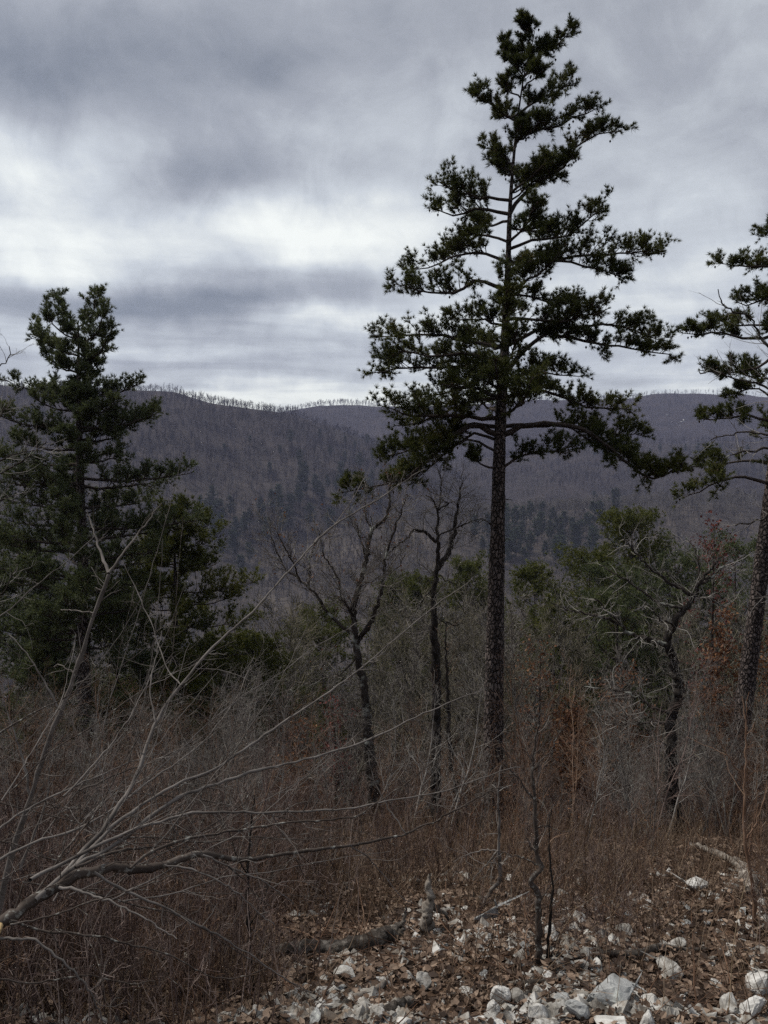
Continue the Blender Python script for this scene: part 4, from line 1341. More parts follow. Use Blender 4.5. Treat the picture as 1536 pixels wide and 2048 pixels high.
# ------------------------------------------------------------------ rocks
def rock_mesh(r, sx, sy, sz, m, npts=16, name='rock'):
    bm = bmesh.new()
    p = nrm(r.standard_normal((npts, 3))) * r.uniform(.8, 1.0, (npts, 1)) * np.array([sx, sy, sz]) * .5
    for q in p:
        bm.verts.new(q)
    res = bmesh.ops.convex_hull(bm, input=bm.verts)
    bmesh.ops.delete(bm, geom=list({e for e in res['geom_interior'] + res['geom_unused'] if isinstance(e, bmesh.types.BMVert)}), context='VERTS')
    s = min(sx, sy, sz)
    bmesh.ops.bevel(bm, geom=list(bm.edges), offset=.05 * s, segments=1, affect='EDGES', profile=.5)
    bmesh.ops.triangulate(bm, faces=bm.faces)
    bmesh.ops.subdivide_edges(bm, edges=[e for e in bm.edges if e.calc_length() > .12 * s], cuts=2, use_grid_fill=True)
    bmesh.ops.triangulate(bm, faces=bm.faces)
    bm.normal_update()
    off = r.uniform(0, 50, 3)
    for v in bm.verts:
        q = np.array(v.co) / s * 2.6 + off
        k = sum(math.sin(q[0] * f * 1.3 + q[2] * f + i) * math.sin(q[1] * f * 1.1 - q[2] * f * .7 + 2 * i) / f for i, f in enumerate((1.0, 2.1, 4.3)))
        v.co = v.co + v.normal * (k * .03 * s) + Vector(r.normal(0, .010 * s, 3))
    me = bpy.data.meshes.new(name)
    bm.to_mesh(me); bm.free()
    me.materials.append(m)
    return me


def build_rocks():
    r = np.random.default_rng(29)
    named = [
        ('large grey quartzite slab, biggest rock at the bottom, tilted with a flat bright face', 1212, 1990, 108, 50, M_ROCKGREY),
        ('squarish white rock, first of the rock row beside the leaf pile', 1000, 1995, 46, 42, M_ROCK),
        ('small upright white rock directly below the squarish white rock', 987, 2022, 28, 34, M_ROCK),
        ('pointed tan-white rock peeking up between squarish rock and slab', 1070, 1985, 36, 26, M_ROCK),
        ('rounded white rock at the very bottom below the pointed rock', 1077, 2030, 42, 34, M_ROCK),
        ('lumpy mottled grey rock at the near corner of the big slab', 1152, 2024, 50, 40, M_ROCKGREY),
        ('long low white rock lying behind the big grey slab', 1335, 1944, 70, 20, M_ROCK),
        ('bluish white rock cut by the picture margin, beside dark twigs', 1520, 1972, 60, 40, M_ROCK),
        ('white angular rock below the bluish rock at the margin', 1512, 2020, 56, 42, M_ROCK),
        ('white rock wedged behind the single pale grass stalk', 1458, 2012, 44, 40, M_ROCK),
        ('white rock beside the bleached forked branch', 846, 1966, 34, 34, M_ROCK),
        ('pale rounded boulder below the weathered splintered log', 1392, 1770, 46, 28, M_ROCK),
        ('grey boulder with a pale top under the bent sapling', 970, 1826, 58, 40, M_ROCKGREY),
        ('white rock half buried at the foot of the twisted sapling', 1104, 1872, 34, 26, M_ROCK),
        ('flat white stone in dry stems beyond the long fallen branch', 1352, 1886, 44, 20, M_ROCK),
        ('low chalky stone between dry stems, uphill of the straight fallen branch', 1250, 1862, 40, 18, M_ROCK),
        ('white stone next to the black rotten log', 752, 2030, 36, 26, M_ROCK),
        ('pale stone at the bottom under the black rotten log', 808, 2046, 40, 22, M_ROCK),
        ('broad pinkish white rock at the bottom below the big slab', 1225, 2046, 66, 30, M_ROCK),
        ('white triangular rock at the bottom, under the slab\'s far corner', 1292, 2044, 44, 36, M_ROCK),
        ('pale rock resting against the squarish white rock', 1036, 1996, 36, 26, M_ROCK),
        ('small crumbly grey stone between the pointed rock and the slab', 1126, 1998, 46, 26, M_ROCKGREY),
        ('thin white stone standing by the far end of the slab', 1300, 2004, 40, 22, M_ROCK),
        ('white stone at the base of the fallen log', 690, 1948, 44, 22, M_ROCK),
    ]
    used = []
    for lab, px, py, w, h, m in named:
        p = hit(px, py + h * .35)
        s = p[1] / F
        sx = w * s * 1.35
        sz = h * s * 1.6
        me = rock_mesh(r, sx, sx * r.uniform(.7, .95), sz, m, 14 if m is M_ROCK else 12)
        o = bpy.data.objects.new('rock', me)
        o.location = p + [0, 0, sz * .22]
        o.rotation_euler = (r.normal(0, .15), r.normal(0, .15), r.uniform(0, 6.28))
        if lab.startswith('large grey'):
            o.rotation_euler = (rad(-14), rad(-10), .15)
        COL.objects.link(o)
        tag(o, lab, 'rock', 'white quartzite rocks in the foreground litter')
        used.append((px, py, w))
    var = [rock_mesh(r, 1, r.uniform(.6, 1), r.uniform(.35, .7), M_ROCK if k % 3 else M_ROCKGREY, 15) for k in range(12)]
    n = 0
    tries = 0
    while n < 276 and tries < 5000:
        tries += 1
        u = r.uniform()
        if u < .68:
            px, py = r.uniform(600, 1545), 2072 - 122 * r.uniform() ** 1.5
            w = 24 + 72 * r.uniform() ** 1.8
        elif u < .9:
            px, py = r.uniform(760, 1545), r.uniform(1800, 1960); w = r.uniform(13, 34)
        else:
            px, py = r.uniform(20, 640), r.uniform(1960, 2060); w = r.uniform(8, 20)
        if px < 900 and py < 1940 and r.uniform() < .6:
            continue
        if any(abs(px - a) < (w + c) * .40 and abs(py - b) < (w + c) * .24 for a, b, c in used):
            continue
        used.append((px, py, w))
        p = hit(px, py)
        s = w * p[1] / F
        o = bpy.data.objects.new('rock', var[r.integers(0, 12)])
        o.location = p + [0, 0, s * r.uniform(-.04, .12)]
        o.scale = (s * r.uniform(.9, 1.2), s * r.uniform(.7, 1.2), s * r.uniform(.6, .95))
        o.rotation_euler = (r.normal(0, .3), r.normal(0, .3), r.uniform(0, 6.28))
        COL.objects.link(o)
        tag(o, 'small pale stone scattered among brown leaves on the slope', 'rock', 'small pale stones scattered in the leaf litter')
        n += 1
    # broken rubble and chips between the rocks: beyond counting
    g = G()
    nr = 6500
    d = 3.6 + 4.2 * r.uniform(0, 1, nr) ** 4.5; u = r.uniform(-.12, .8, nr)
    u[:500] = r.uniform(-.6, -.1, 500)
    c = np.column_stack([u * d, d, ground_h(u * d, d) + .004])
    keep = waves(c[:, 0], c[:, 1], 1.6, 33) + r.normal(0, .35, nr) > .05
    c = c[keep]; nr = len(c)
    oct_v = np.array([[1, 0, 0], [-1, 0, 0], [0, 1, 0], [0, -1, 0], [0, 0, 1], [0, 0, -1.]])
    oct_f = np.array([[0, 2, 4], [2, 1, 4], [1, 3, 4], [3, 0, 4], [2, 0, 5], [1, 2, 5], [3, 1, 5], [0, 3, 5]])
    sz = (.012 + .055 * r.uniform(0, 1, (nr, 1, 1)) ** 2.2)
    v = c[:, None] + (oct_v[None] * r.uniform(.5, 1.3, (nr, 6, 1)) + r.normal(0, .25, (nr, 6, 3))) * sz * [1, 1, .6]
    f = (oct_f[None] + np.arange(nr)[:, None, None] * 6).reshape(-1, 3)
    g.add(v.reshape(-1, 3), f, M_ROCK)
    g.build('rubble', kind='stuff', smooth=False)
    # far rock scar on the opposite hill
    for i, (px, py, w) in enumerate([(1333, 832, 5), (1338, 838, 5), (1342, 843, 4), (1355, 848, 5), (1361, 847, 6), (1366, 843, 7), (1358, 852, 4)]):
        p = hit(px, py)
        me = var[i]
        o = bpy.data.objects.new('boulder', me)
        s = w * p[1] / F
        o.location = p + [0, -6, 8 + s * .2]
        o.location[2] = gz(o.location[0], o.location[1]) + s * .5
        o.scale = (s, s, s * 1.5)
        COL.objects.link(o)
        tag(o, 'distant white boulder in the pale rock scar high on the far hill', 'boulder', 'boulders of the rock scar on the far hill')


build_rocks()


# ------------------------------------------------------------------ geometry-node scatter (stuff)
def scatter(name, pts, idx, rot, scl, protos, tilt=None):
    me = bpy.data.meshes.new(name)
    me.vertices.add(len(pts))
    me.vertices.foreach_set('co', np.asarray(pts, np.float32).ravel())
    for an, ty, vals in (('pick', 'INT', np.asarray(idx, np.int32)), ('turn', 'FLOAT', np.asarray(rot, np.float32)), ('size', 'FLOAT', np.asarray(scl, np.float32))):
        at = me.attributes.new(an, ty, 'POINT')
        at.data.foreach_set('value', vals)
    o = bpy.data.objects.new(name, me)
    COL.objects.link(o)
    o['kind'] = 'stuff'
    ng = bpy.data.node_groups.new(name + '_scatter', 'GeometryNodeTree')
    ng.interface.new_socket('Geometry', in_out='INPUT', socket_type='NodeSocketGeometry')
    ng.interface.new_socket('Geometry', in_out='OUTPUT', socket_type='NodeSocketGeometry')
    gi = ng.nodes.new('NodeGroupInput'); go = ng.nodes.new('NodeGroupOutput')
    jn = ng.nodes.new('GeometryNodeJoinGeometry')
    for p in reversed(protos):
        oi = ng.nodes.new('GeometryNodeObjectInfo')
        oi.inputs['Object'].default_value = p
        oi.inputs['As Instance'].default_value = True
        ng.links.new(oi.outputs['Geometry'], jn.inputs[0])
    ip = ng.nodes.new('GeometryNodeInstanceOnPoints')
    ng.links.new(gi.outputs[0], ip.inputs['Points'])
    ng.links.new(jn.outputs[0], ip.inputs['Instance'])
    ip.inputs['Pick Instance'].default_value = True

    def attr(nm, ty):
        nd = ng.nodes.new('GeometryNodeInputNamedAttribute')
        nd.data_type = ty
        nd.inputs['Name'].default_value = nm
        return nd.outputs[0]
    ng.links.new(attr('pick', 'INT'), ip.inputs['Instance Index'])
    cb = ng.nodes.new('ShaderNodeCombineXYZ')
    ng.links.new(attr('turn', 'FLOAT'), cb.inputs[2])
    er = ng.nodes.new('FunctionNodeEulerToRotation')
    ng.links.new(cb.outputs[0], er.inputs[0])
    ng.links.new(er.outputs[0], ip.inputs['Rotation'])
    ng.links.new(attr('size', 'FLOAT'), ip.inputs['Scale'])
    ng.links.new(ip.outputs[0], go.inputs[0])
    md = o.modifiers.new('scatter', 'NODES')
    md.node_group = ng
    return o


def proto(name, g, smooth=True):
    return bpy.data.objects.new(name, g.mesh(name, smooth=smooth))


def far_bare_proto(r, M, h=14.0):
    g = G()
    tp = grow(np.zeros((1, 3)), np.array([[0, 0, 1.]]), np.array([h * .8]), 6, .06, .1, r)
    R = taper(np.array([.26]), 6, .25)
    tubes(g, tp, R, 4, M)
    p, d, pr, t, _ = spawn(tp, R, 13, .3, .98, rad(42), r, up=.25)
    b = grow(p, d, h * r.uniform(.2, .42, len(p)) * (1.25 - .6 * t), 3, .15, .12, r)
    R2 = taper(np.minimum(pr * .6, .12), 3, .35)
    tubes(g, b, R2, 3, M)
    p, d, pr, t, _ = spawn(b, R2, 10, .2, 1.0, rad(48), r, up=.08)
    s = nrm(np.cross(d, r.standard_normal(d.shape))) * .05
    L = h * r.uniform(.07, .17, (len(p), 1))
    v = np.stack([p - s, p + s, p + d * L], 1)
    g.add(v.reshape(-1, 3), np.arange(len(p) * 3).reshape(-1, 3), M)
    return proto('bare_tree_variant', g)


def far_pine_mesh(r, h=15.0):
    g = G()
    tp = grow(np.zeros((1, 3)), np.array([[0, 0, 1.]]), np.array([h]), 5, .02, .1, r)
    R = taper(np.array([.2]), 5, .15)
    tubes(g, tp, R, 5, M_PINELIMB)
    trunk = g
    g = G()
    p, d, pr, t, _ = spawn(tp, R, 60, .3, 1.0, rad(75), r, up=.12)
    L = h * .34 * np.sqrt(np.clip(1.06 - t, .03, 1)) * r.uniform(.5, 1.1, len(p)) * np.minimum(1, (t - .2) * 3)
    b = grow(p, d, L, 3, .15, .06, r)
    R2 = taper(np.minimum(pr * .5, .06), 3, .3)
    T = np.concatenate([b[:, 1], b[:, 2], b[:, 3]])
    A = nrm(np.concatenate([b[:, 1] - b[:, 0], b[:, 2] - b[:, 1], b[:, 3] - b[:, 2]]) + [0, 0, .6])
    T = np.concatenate([T, T + r.normal(0, .35, T.shape)]); A = np.concatenate([A, A])
    needles(g, T, A, 12, .85, .26, M_FARPINE, r, 1.2)
    return trunk, g


def build_far_forest():
    r = np.random.default_rng(55)
    bare = [far_bare_proto(r, M_TWIG_FAR_SHADED) for _ in range(6)] + [far_bare_proto(r, M_TWIG_VALLEY_LIT) for _ in range(6)]

    def area_pts(r0, r1, spacing):
        n = int(.5 * (r1 ** 2 - r0 ** 2) * 1.22 / spacing ** 2)
        rr = np.sqrt(r.uniform(r0 ** 2, r1 ** 2, n)); az = r.uniform(-.61, .61, n)
        return np.stack([rr * np.sin(az), rr * np.cos(az)], -1)
    q = np.concatenate([area_pts(75, 400, 5.5), area_pts(400, 800, 5.6), area_pts(800, 1200, 6.8), area_pts(1200, 2150, 10)])
    nc = 60
    u = (r.uniform(200, 640, nc) - 768) / F
    Y = 1120 + r.normal(-25, 30, nc)
    q = np.concatenate([q, np.column_stack([u * Y, Y])])
    u = (r.uniform(560, 1580, 520) - 768) / F
    Y = 2050 + r.normal(-15, 18, 520)
    q = np.concatenate([np.column_stack([u * Y, Y]), q])
    z = ground_h(q[:, 0], q[:, 1])
    scl = r.uniform(.65, 1.15, len(q))
    scl[np.hypot(q[:, 0], q[:, 1]) > 950] *= .8
    scl[-nc:] = .45 + .55 * r.uniform(0, 1, nc) ** 2
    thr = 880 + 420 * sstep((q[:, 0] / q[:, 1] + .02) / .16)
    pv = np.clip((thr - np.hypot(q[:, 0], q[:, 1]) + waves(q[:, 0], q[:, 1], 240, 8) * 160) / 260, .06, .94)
    pick = r.integers(0, 6, len(q)) + 6 * (r.uniform(0, 1, len(q)) < pv)  # valley spots mostly pick the lit copies, upper slopes the cloud-shaded ones
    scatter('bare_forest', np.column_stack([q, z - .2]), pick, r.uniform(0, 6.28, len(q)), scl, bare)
    # far pines one can tell apart: individual trees
    fm = []
    for _ in range(6):
        a, b = far_pine_mesh(r)
        fm.append((a.mesh('trunk'), b.mesh('crown', smooth=False)))
    spots = [(1060, 1040), (1085, 1030), (1105, 1048), (1130, 1055), (1145, 1060), (1010, 1055), (1030, 1062), (1075, 1075), (1100, 1085), (1125, 1090), (1150, 1095), (1040, 1090), (1015, 1100), (1060, 1105), (1090, 1112), (1120, 1120),
             (1020, 1125), (985, 1120), (965, 1100), (950, 1075), (1010, 1010), (1190, 1000), (1160, 1075), (1180, 1060), (1200, 1045), (1230, 1020),
             (410, 1040), (425, 1025), (445, 1045), (460, 1030), (400, 1015), (490, 1065), (470, 1080), (520, 1025), (545, 1020), (560, 1010), (585, 1015), (610, 985), (630, 975), (600, 1000), (645, 1000), (680, 965), (655, 970), (690, 990),
             (610, 960), (500, 1120), (480, 1150), (470, 1110), (535, 1080), (620, 1050), (660, 1060), (700, 1050), (760, 1010), (720, 930), (745, 915), (690, 920),
             (1190, 905), (1205, 902), (1225, 900), (1300, 898), (1320, 897), (1345, 899), (1370, 896), (1395, 897), (1420, 898), (1440, 897), (1250, 901), (1275, 899), (1495, 896),
             (640, 870), (690, 880), (560, 900), (500, 880), (600, 930), (660, 905), (450, 900), (540, 945), (580, 880), (710, 890), (735, 880)]
    for _ in range(26):
        spots.append((r.uniform(965, 1240), r.uniform(1035, 1135)))
    for _ in range(22):
        spots.append((r.uniform(395, 600), r.uniform(1005, 1130)))
    for _ in range(12):
        spots.append((r.uniform(590, 760), r.uniform(940, 1010)))
    for i, (px, py) in enumerate(spots):
        p = hit(px, py + 14)
        a, b = fm[i % 6]
        high = py < 925
        if high and px > 1150:
            zone = 'dark pine in the row along the shoulder of the far hill beyond the tall pine'
        elif high:
            zone = 'small dark pine scattered among bare woods high on the ridge slope'
        elif px > 930:
            zone = 'distant dark green pine in the valley grove beside the tall scaly trunk'
        elif py > 1045:
            zone = 'distant dark green pine low in the valley behind the lichen-spotted tree'
        elif px < 500:
            zone = 'distant dull green pine just past the broad green pine'
        else:
            zone = 'distant dark pine in the grove above the lichen-spotted tree'
        root = thing('distant_pine', zone, 'tree', p, zone.replace('pine', 'pines', 1))
        s = r.uniform(1.0, 1.75) * (.75 if high else 1)
        root.scale = (s * r.uniform(.9, 1.15), s * r.uniform(.9, 1.15), s)
        root.rotation_euler = (0, 0, r.uniform(0, 6.28))
        for me, nm in ((a, 'trunk'), (b, 'crown')):
            o = bpy.data.objects.new(nm, me)
            COL.objects.link(o); o.parent = root


build_far_forest()


# ------------------------------------------------------------------ bare trees down the near slope
def mid_bare_meshes(r, h, m):
    g = G()
    tp = grow(np.zeros((1, 3)), np.array([[0, 0, 1.]]), np.array([h * .85]), 9, .09, .12, r)
    R = taper(np.array([.011 * h]), 9, .2)
    tubes(g, tp, R, 6, m)
    trunk = g
    g = G()
    p, d, pr, t, _ = spawn(tp, R, 20, .22, .98, rad(40), r, up=.2)
    L = h * r.uniform(.2, .42, len(p)) * (1.2 - .6 * t)
    b = grow(p, d, L, 6, .16, .1, r)
    R2 = taper(np.minimum(pr * .6, .05), 6, .25)
    tubes(g, b, R2, 4, m)
    p, d, pr, t, par = spawn(b, R2, 8, .15, .98, rad(40), r, up=.1)
    s = grow(p, d, L[par] * r.uniform(.15, .4, len(p)), 4, .2, .08, r)
    R3 = taper(np.minimum(pr * .6, .016), 4, .4)
    tubes(g, s, R3, 3, m)
    p, d, pr, t, par = spawn(s, R3, 5, .15, .98, rad(42), r, up=.08)
    q = grow(p, d, h * r.uniform(.02, .06, len(p)), 2, .2, .05, r)
    tubes(g, q, taper(np.maximum(pr * .6, .008), 2, .7), 3, m)
    return trunk.mesh('trunk'), g.mesh('crown')


LAND = [(-60, 'the picture margin'), (165, 'the bushy-topped pine'), (350, 'the broad green pine'), (520, 'the rounded pine'), (740, 'the lichen-spotted tree'), (872, 'the black forked tree'),
        (988, 'the tall scaly trunk'), (1130, 'the orange-leaved oak'), (1345, 'the gnarled oak'), (1480, 'the leaning scaly trunk'), (1600, 'the picture margin')]


def between(px):
    for (a, na), (b, nb) in zip(LAND[:-1], LAND[1:]):
        if a <= px < b:
            return f'between {na} and {nb}'
    return 'at the picture margin'


def place_labels(items, fmt):
    """items: (object, px, depth, height, kind word); one label each, told apart by kind, place, then depth"""
    seen = {}
    for it in items:
        seen.setdefault((it[4], between(it[1])), []).append(it)
    rank = ['nearest', 'second nearest', 'third nearest', 'fourth nearest', 'fifth nearest', 'sixth nearest', 'seventh nearest', 'eighth nearest', 'ninth nearest']
    for (kw, pl), its in seen.items():
        its.sort(key=lambda q: q[2])
        for i, it in enumerate(its):
            pre = '' if len(its) == 1 else (('nearer ' if i == 0 else 'farther ') if len(its) == 2 else rank[i] + ' ')
            it[0]['label'] = fmt.format(pre=pre, kind=kw, place=pl)


def build_mid_bare():
    r = np.random.default_rng(62)
    var = [mid_bare_meshes(r, 8.0, M_TWIG_MID) for _ in range(3)] + [mid_bare_meshes(r, 8.0, M_TWIG_GREY) for _ in range(3)]
    things = []

    def spot(px, d, top):
        x, y = P(px, 1500, d)[:2]
        base = np.array([x, y, gz(x, y) - .1])
        h = P(px, top, d)[2] - base[2]
        if h > 15:
            h = r.uniform(9, 15)
        return base, h
    for px, d, top, v in ((600, 30, 1240, 4), (690, 26, 1220, 0), (805, 36, 1230, 1), (835, 24, 1270, 5), (930, 32, 1205, 2), (960, 24, 1260, 0), (1035, 27, 1195, 1), (1100, 34, 1215, 0), (1140, 25, 1240, 2), (1170, 30, 1200, 3),
                          (1225, 26, 1260, 4), (1290, 30, 1240, 0), (1390, 27, 1200, 5), (1440, 33, 1190, 3), (1520, 24, 1230, 1), (555, 24, 1330, 3), (470, 20, 1370, 4), (300, 19, 1390, 3), (110, 18, 1360, 4), (20, 20, 1330, 5)):
        base, h = spot(px, d, top)
        a, b = var[v]
        s = h / 8.0
        root = thing('bare_tree', '', 'tree', base, 'leafless trees down the near slope')
        root.scale = (s * .8, s * .8, s)
        root.rotation_euler = (0, 0, r.uniform(0, 6.28))
        for me, nm in ((a, 'trunk'), (b, 'crown')):
            o = bpy.data.objects.new(nm, me); COL.objects.link(o); o.parent = root
        things.append((root, px, d, h, 'olive-grey' if v < 3 else 'grey'))
    place_labels(things, '{pre}slim {kind} tree downslope {place}')
    pts, idx, scl = [], [], []
    for k in range(190):
        px = r.uniform(-100, 1640); d = r.uniform(20, 70)
        if px < 560 and r.uniform() < .5:
            continue
        if (1090 < px < 1430 or 585 < px < 690) and d < 46:
            continue
        base, h = spot(px, d, r.uniform(1170, 1350) if px > 560 else r.uniform(1230, 1430))
        if h < 2:
            continue
        pts.append(base); idx.append(r.integers(0, 6)); scl.append(h / 8.0)
    pr = []
    for a, b in var:
        bm = bmesh.new(); bm.from_mesh(a); bm.from_mesh(b)
        me = bpy.data.meshes.new('bare_wood_variant'); bm.to_mesh(me); bm.free()
        me.materials.append(a.materials[0])
        for p in me.polygons:
            p.material_index = 0
        pr.append(bpy.data.objects.new('bare_wood_variant', me))
    scatter('bare_woods', pts, idx, r.uniform(0, 6.28, len(pts)), scl, pr)


build_mid_bare()


# ------------------------------------------------------------------ saplings and thicket
def shrub_arrays(g, r, h, nst, m, spread=.25, twn=6, r0=.0105, lean=.22, leaf=None):
    p0 = np.zeros((nst, 3)); p0[:, :2] = r.normal(0, spread, (nst, 2))
    d0 = np.column_stack([r.normal(0, lean, nst), r.normal(0, lean, nst), np.ones(nst)]) + np.where(r.uniform(0, 1, (nst, 1)) < .15, r.normal(0, .7, (nst, 3)) * [1, 1, 0], 0)
    L = h * r.uniform(.55, 1.1, nst)
    s = grow(p0, d0, L, 6, .09, .05, r)
    R = taper(np.full(nst, r0) * r.uniform(.6, 1.2, nst), 6, .3)
    tubes(g, s, R, 4, m)
    p, d, pr, t, par = spawn(s, R, twn, .2, .98, rad(38), r, up=.15)
    b = grow(p, d, L[par] * r.uniform(.12, .38, len(p)), 4, .18, .08, r)
    R2 = taper(np.minimum(pr * .6, .0052), 4, .5)
    tubes(g, b, R2, 3, m)
    p, d, pr, t, par2 = spawn(b, R2, 3, .2, .98, rad(42), r, up=.08)
    q = grow(p, d, h * r.uniform(.03, .10, len(p)), 2, .2, .05, r)
    tubes(g, q, taper(np.maximum(pr * .7, .0021), 2, .6), 3, m)
    if leaf:
        leaves(g, q[:, -1], leaf[1], leaf[2], leaf[0], r, .02)


def build_thicket():
    r = np.random.default_rng(71)
    pr = []
    for m, h, nst in ((M_TWIG_PURPLE, 2.0, 5), (M_TWIG_PURPLE, 1.7, 6), (M_TWIG_BROWN, 1.8, 6), (M_TWIG_BROWN, 2.2, 5), (M_TWIG_GREY, 2.3, 3), (M_TWIG_PURPLE, 2.3, 4)):
        g = G(); shrub_arrays(g, r, h, nst, m); pr.append(proto('brush_variant', g))
    for m, h, nst, lf in ((M_TWIG_BROWN, 1.6, 4, (M_OAKLEAF, 70, .05)), (M_TWIG_BROWN, 1.9, 4, (M_OAKLEAF, 90, .055))):
        g = G(); shrub_arrays(g, r, h, nst, m, leaf=lf); pr.append(proto('leafy_brush_variant', g))
    # fine low stems
    for m, h, nst in ((M_TWIG_PURPLE, .95, 9), (M_TWIG_BROWN, .9, 9), (M_TWIG_PURPLE, 1.1, 8)):
        g = G(); shrub_arrays(g, r, h, nst, m, spread=.22, twn=4, r0=.004, lean=.16); pr.append(proto('low_brush_variant', g))
    pts, idx, scl = [], [], []

    def put(x, y, i, s):
        pts.append((x, y)); idx.append(i); scl.append(s)
    for k in range(1050):
        d = 7.2 + 27 * r.uniform() ** 1.5
        u = r.uniform(-.62, .62)
        x = u * d
        if 0.08 < u < .6 and d < 9.0 and r.uniform() < .75:
            continue
        if (-.08 < u < .16 or .34 < u < .40) and d < 15 and r.uniform() < .5:
            continue
        x = u * (d + 1.8)
        i = r.choice(8, p=[.14, .12, .18, .15, .07, .10, .12, .12])
        put(x, d, i, r.uniform(.22, .5) if d < 11 else (r.uniform(.35, .72) if d < 15 else r.uniform(.5, 1.05)))
    for k in range(520):                       # the dense patch below the leaning shrub
        d = r.uniform(3.5, 8.5); u = r.uniform(-.75, -.10 if d > 4.6 else -.18)
        if u > -.17 and d < 5.4:
            continue
        put(u * d, d, 8 + r.integers(0, 3), r.uniform(.45, 1.0))
    for k in range(240):
        d = r.uniform(4.3, 8.8); u = r.uniform(-.1, .75)
        if (u < .15 and d < 6.2) or .36 < u < .5:
            continue
        put(u * d, d, 8 + r.integers(0, 3), r.uniform(.3, .85))
    pts = np.array(pts)
    z = ground_h(pts[:, 0], pts[:, 1])
    scatter('undergrowth', np.column_stack([pts, z - .03]), idx, r.uniform(0, 6.28, len(pts)), scl, pr)

    # saplings standing out of the brush: one object each
    var = []
    for m, h, nst, r0 in ((M_TWIG_GREY, 3.0, 1, .02), (M_TWIG_GREY, 3.0, 2, .016), (M_TWIG_PALE, 3.0, 1, .016), (M_TWIG_BROWN, 3.0, 2, .016), (M_TWIG_PURPLE, 3.0, 2, .016), (M_TWIG_GREY, 3.0, 3, .014)):
        g = G()
        p0 = np.zeros((nst, 3)); p0[:, :2] = r.normal(0, .04, (nst, 2))
        s = grow(p0, np.column_stack([r.normal(0, .15, nst), r.normal(0, .15, nst), np.ones(nst)]), h * r.uniform(.8, 1.05, nst), 10, .08, .06, r)
        R = taper(np.full(nst, r0), 10, .22)
        tubes(g, s, R, 6, m)
        tm = g.mesh('stem')
        g = G()
        p, d, pr_, t, par = spawn(s, R, 20, .22, .98, rad(45), r, up=.12)
        b = grow(p, d, h * r.uniform(.12, .36, len(p)) * (1.2 - .6 * t), 5, .2, .07, r)
        R2 = taper(np.minimum(pr_ * .55, .007), 5, .35)
        tubes(g, b, R2, 4, m)
        p, d, pr_, t, par = spawn(b, R2, 5, .2, .98, rad(45), r, up=.05)
        q = grow(p, d, h * r.uniform(.03, .13, len(p)), 3, .22, .04, r)
        R3 = taper(np.maximum(pr_ * .6, .0015), 3, .5)
        tubes(g, q, R3, 3, m)
        p, d, pr_, t, par = spawn(q, R3, 2, .2, .98, rad(45), r)
        w = grow(p, d, h * r.uniform(.015, .05, len(p)), 2, .2, .0, r)
        tubes(g, w, taper(np.maximum(pr_ * .7, .0012), 2, .6), 3, m)
        var.append((tm, g.mesh('crown'), m))
    kinds = {M_TWIG_GREY: 'grey', M_TWIG_PALE: 'pale', M_TWIG_BROWN: 'brown', M_TWIG_PURPLE: 'purplish'}
    items = []
    pr, pts, idx, scl = [], [], [], []
    for tm, cm, m in var:
        bm = bmesh.new(); bm.from_mesh(tm); bm.from_mesh(cm)
        me = bpy.data.meshes.new('sapling_variant'); bm.to_mesh(me); bm.free()
        me.materials.append(m)
        pr.append(bpy.data.objects.new('sapling_variant', me))
    for k in range(270):
        if k < 110:
            px = r.uniform(-60, 580); d = r.uniform(4.0, 13)
        else:
            px = r.uniform(540, 1590); d = r.uniform(8.0, 22)
        x, y = P(px, 1600, d)[:2]
        base = np.array([x, y, gz(x, y) - .03])
        v = int(r.choice(6, p=[.12, .09, .08, .34, .28, .09]))
        tm, cm, m = var[v]
        h = min(r.uniform(1.2, 4.2), (P(px, 1330, d)[2] - base[2]) * r.uniform(.5, 1.0))
        s = h / 3.0
        if (640 < px < 1010 or 1320 < px < 1380) and d < 15.5 and r.uniform() < .6:
            continue
        if k % 5:
            pts.append(base); idx.append(v); scl.append(s)
            continue
        v = int(r.choice(6, p=[.22, .14, .34, .1, .08, .12]))
        tm, cm, m = var[v]
        h *= 1.12; s = h / 3.0
        root = thing('bare_sapling', '', 'sapling', base, 'leafless saplings in the brush')
        root.scale = (s * 1.15, s * 1.15, s)
        root.rotation_euler = (r.normal(0, .06), r.normal(0, .06), r.uniform(0, 6.28))
        for me, nm in ((tm, 'stem'), (cm, 'crown')):
            o = bpy.data.objects.new(nm, me); COL.objects.link(o); o.parent = root
        items.append((root, px, d, h, kinds[m]))
    place_labels(items, '{pre}{kind} leafless sapling {place}')
    scatter('sapling_brush', pts, idx, r.uniform(0, 6.28, len(pts)), scl, pr)


build_thicket()


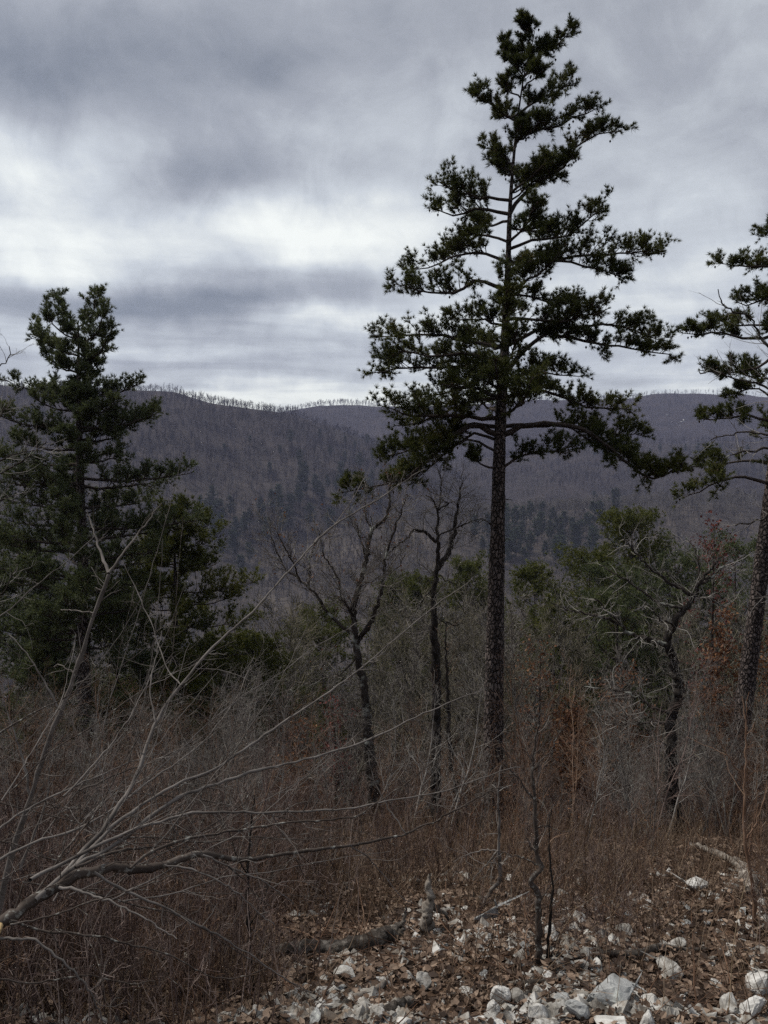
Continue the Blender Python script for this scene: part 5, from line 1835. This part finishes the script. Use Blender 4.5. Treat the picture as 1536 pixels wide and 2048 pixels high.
# ------------------------------------------------------------------ litter and dry stems
def build_litter():
    r = np.random.default_rng(81)
    n = 88000
    d = 3.0 + 9 * r.uniform(0, 1, n) ** 1.4
    u = r.uniform(-.62, .62, n)
    x, y = u * (d + 2.6), d
    z = ground_h(x, y) + r.uniform(.004, .03, n)
    c = np.column_stack([x, y, z])
    a = nrm(np.column_stack([r.standard_normal(n), r.standard_normal(n), r.normal(-.1, .35, n)]))
    nn = nrm(np.column_stack([r.normal(0, .5, n), r.normal(0, .5, n), np.ones(n)]))
    b = nrm(np.cross(nn, a)); nn = np.cross(a, b)
    s = .016 + .05 * r.uniform(0, 1, (n, 1)) ** 1.5; w = s * r.uniform(.22, .36, (n, 1)); cu = s * r.uniform(-.1, .35, (n, 1))
    v = np.stack([c - a * s * .5, c - a * s * .1 + b * w + nn * cu * .7, c - a * s * .1 - b * w + nn * cu * .7, c + a * s * .25 + b * w * .7 + nn * cu, c + a * s * .25 - b * w * .7 + nn * cu, c + a * s * .5 + nn * cu * .6, c + nn * cu * .15], 1)
    k = np.arange(n)[:, None] * 7
    f = np.concatenate([k + t for t in ([0, 6, 1], [0, 2, 6], [1, 6, 3], [6, 2, 4], [6, 5, 3], [6, 4, 5])])
    G().add(v.reshape(-1, 3), f, M_LEAF).build('fallen_leaves', kind='stuff', smooth=False)
    # dry grass stems and broken twigs
    n = 40000
    d = 3.6 + 9.5 * r.uniform(0, 1, n) ** 1.1
    u = r.uniform(-.62, .62, n)
    x, y = u * (d + 2.6), d
    keep = (waves(x, y, 1.3, 19) + r.normal(0, .4, n)) > -.25
    keep &= ~((x / d > -.15) & (x / d < .05) & (d > 4.0) & (d < 5.5) & (r.uniform(0, 1, n) < .8))
    keep &= ~((x / d > .37) & (x / d < .50) & (d > 5.5) & (d < 9.5) & (r.uniform(0, 1, n) < .5))
    keep &= ~((x / d > .02) & (x / d < .17) & (d > 4.5) & (d < 6) & (r.uniform(0, 1, n) < .4))
    keep &= ~((u > -.1) & (d < 5.2) & (r.uniform(0, 1, n) < .72))
    x, y, d = x[keep], y[keep], d[keep]
    n = len(x)
    p0 = np.column_stack([x, y, ground_h(x, y) - .01])
    d0 = np.column_stack([r.normal(0, .35, n), r.normal(0, .35, n), np.ones(n)])
    L = r.uniform(.12, .55, n)
    s = grow(p0, d0, L, 3, .16, -.02, r)
    g = G()
    tubes(g, s, taper(r.uniform(.0011, .0024, n), 3, .5), 3, M_STRAW)
    # litter twigs lying on the ground
    m = 2600
    d = 3.4 + 7 * r.uniform(0, 1, m); u = r.uniform(-.62, .62, m)
    p0 = np.column_stack([u * d, d, ground_h(u * d, d) + .015])
    d0 = np.column_stack([r.standard_normal(m), r.standard_normal(m), r.normal(.05, .15, m)])
    s = grow(p0, d0, r.uniform(.1, .5, m), 4, .15, 0, r)
    tubes(g, s, taper(r.uniform(.0015, .005, m), 4, .4), 4, M_TWIG_BROWN)
    g.build('dry_grass', kind='stuff')


build_litter()


# ------------------------------------------------------------------ haze
def build_haze():
    g = G()
    x0, x1, y0, y1, z0, z1 = -2700, 2700, -2700, 2700, -200, 360
    v = [(x, y, z) for z in (z0, z1) for y in (y0, y1) for x in (x0, x1)]
    f = [[0, 2, 3, 1], [4, 5, 7, 6], [0, 1, 5, 4], [2, 6, 7, 3], [0, 4, 6, 2], [1, 3, 7, 5]]
    m = bpy.data.materials.new('haze_air')
    m.use_nodes = True
    t = m.node_tree
    t.nodes.clear()
    vp = t.nodes.new('ShaderNodeVolumePrincipled')
    vp.inputs['Color'].default_value = (0.57, 0.61, 0.90, 1)
    vp.inputs['Density'].default_value = 0.00015
    vp.inputs['Anisotropy'].default_value = 0.0
    o = t.nodes.new('ShaderNodeOutputMaterial')
    t.links.new(vp.outputs[0], o.inputs['Volume'])
    g.add(v, f, m).build('haze', kind='stuff', smooth=False)


build_haze()
print('polys', sum(len(o.data.polygons) for o in bpy.data.objects if o.type == 'MESH' and o.users_collection))
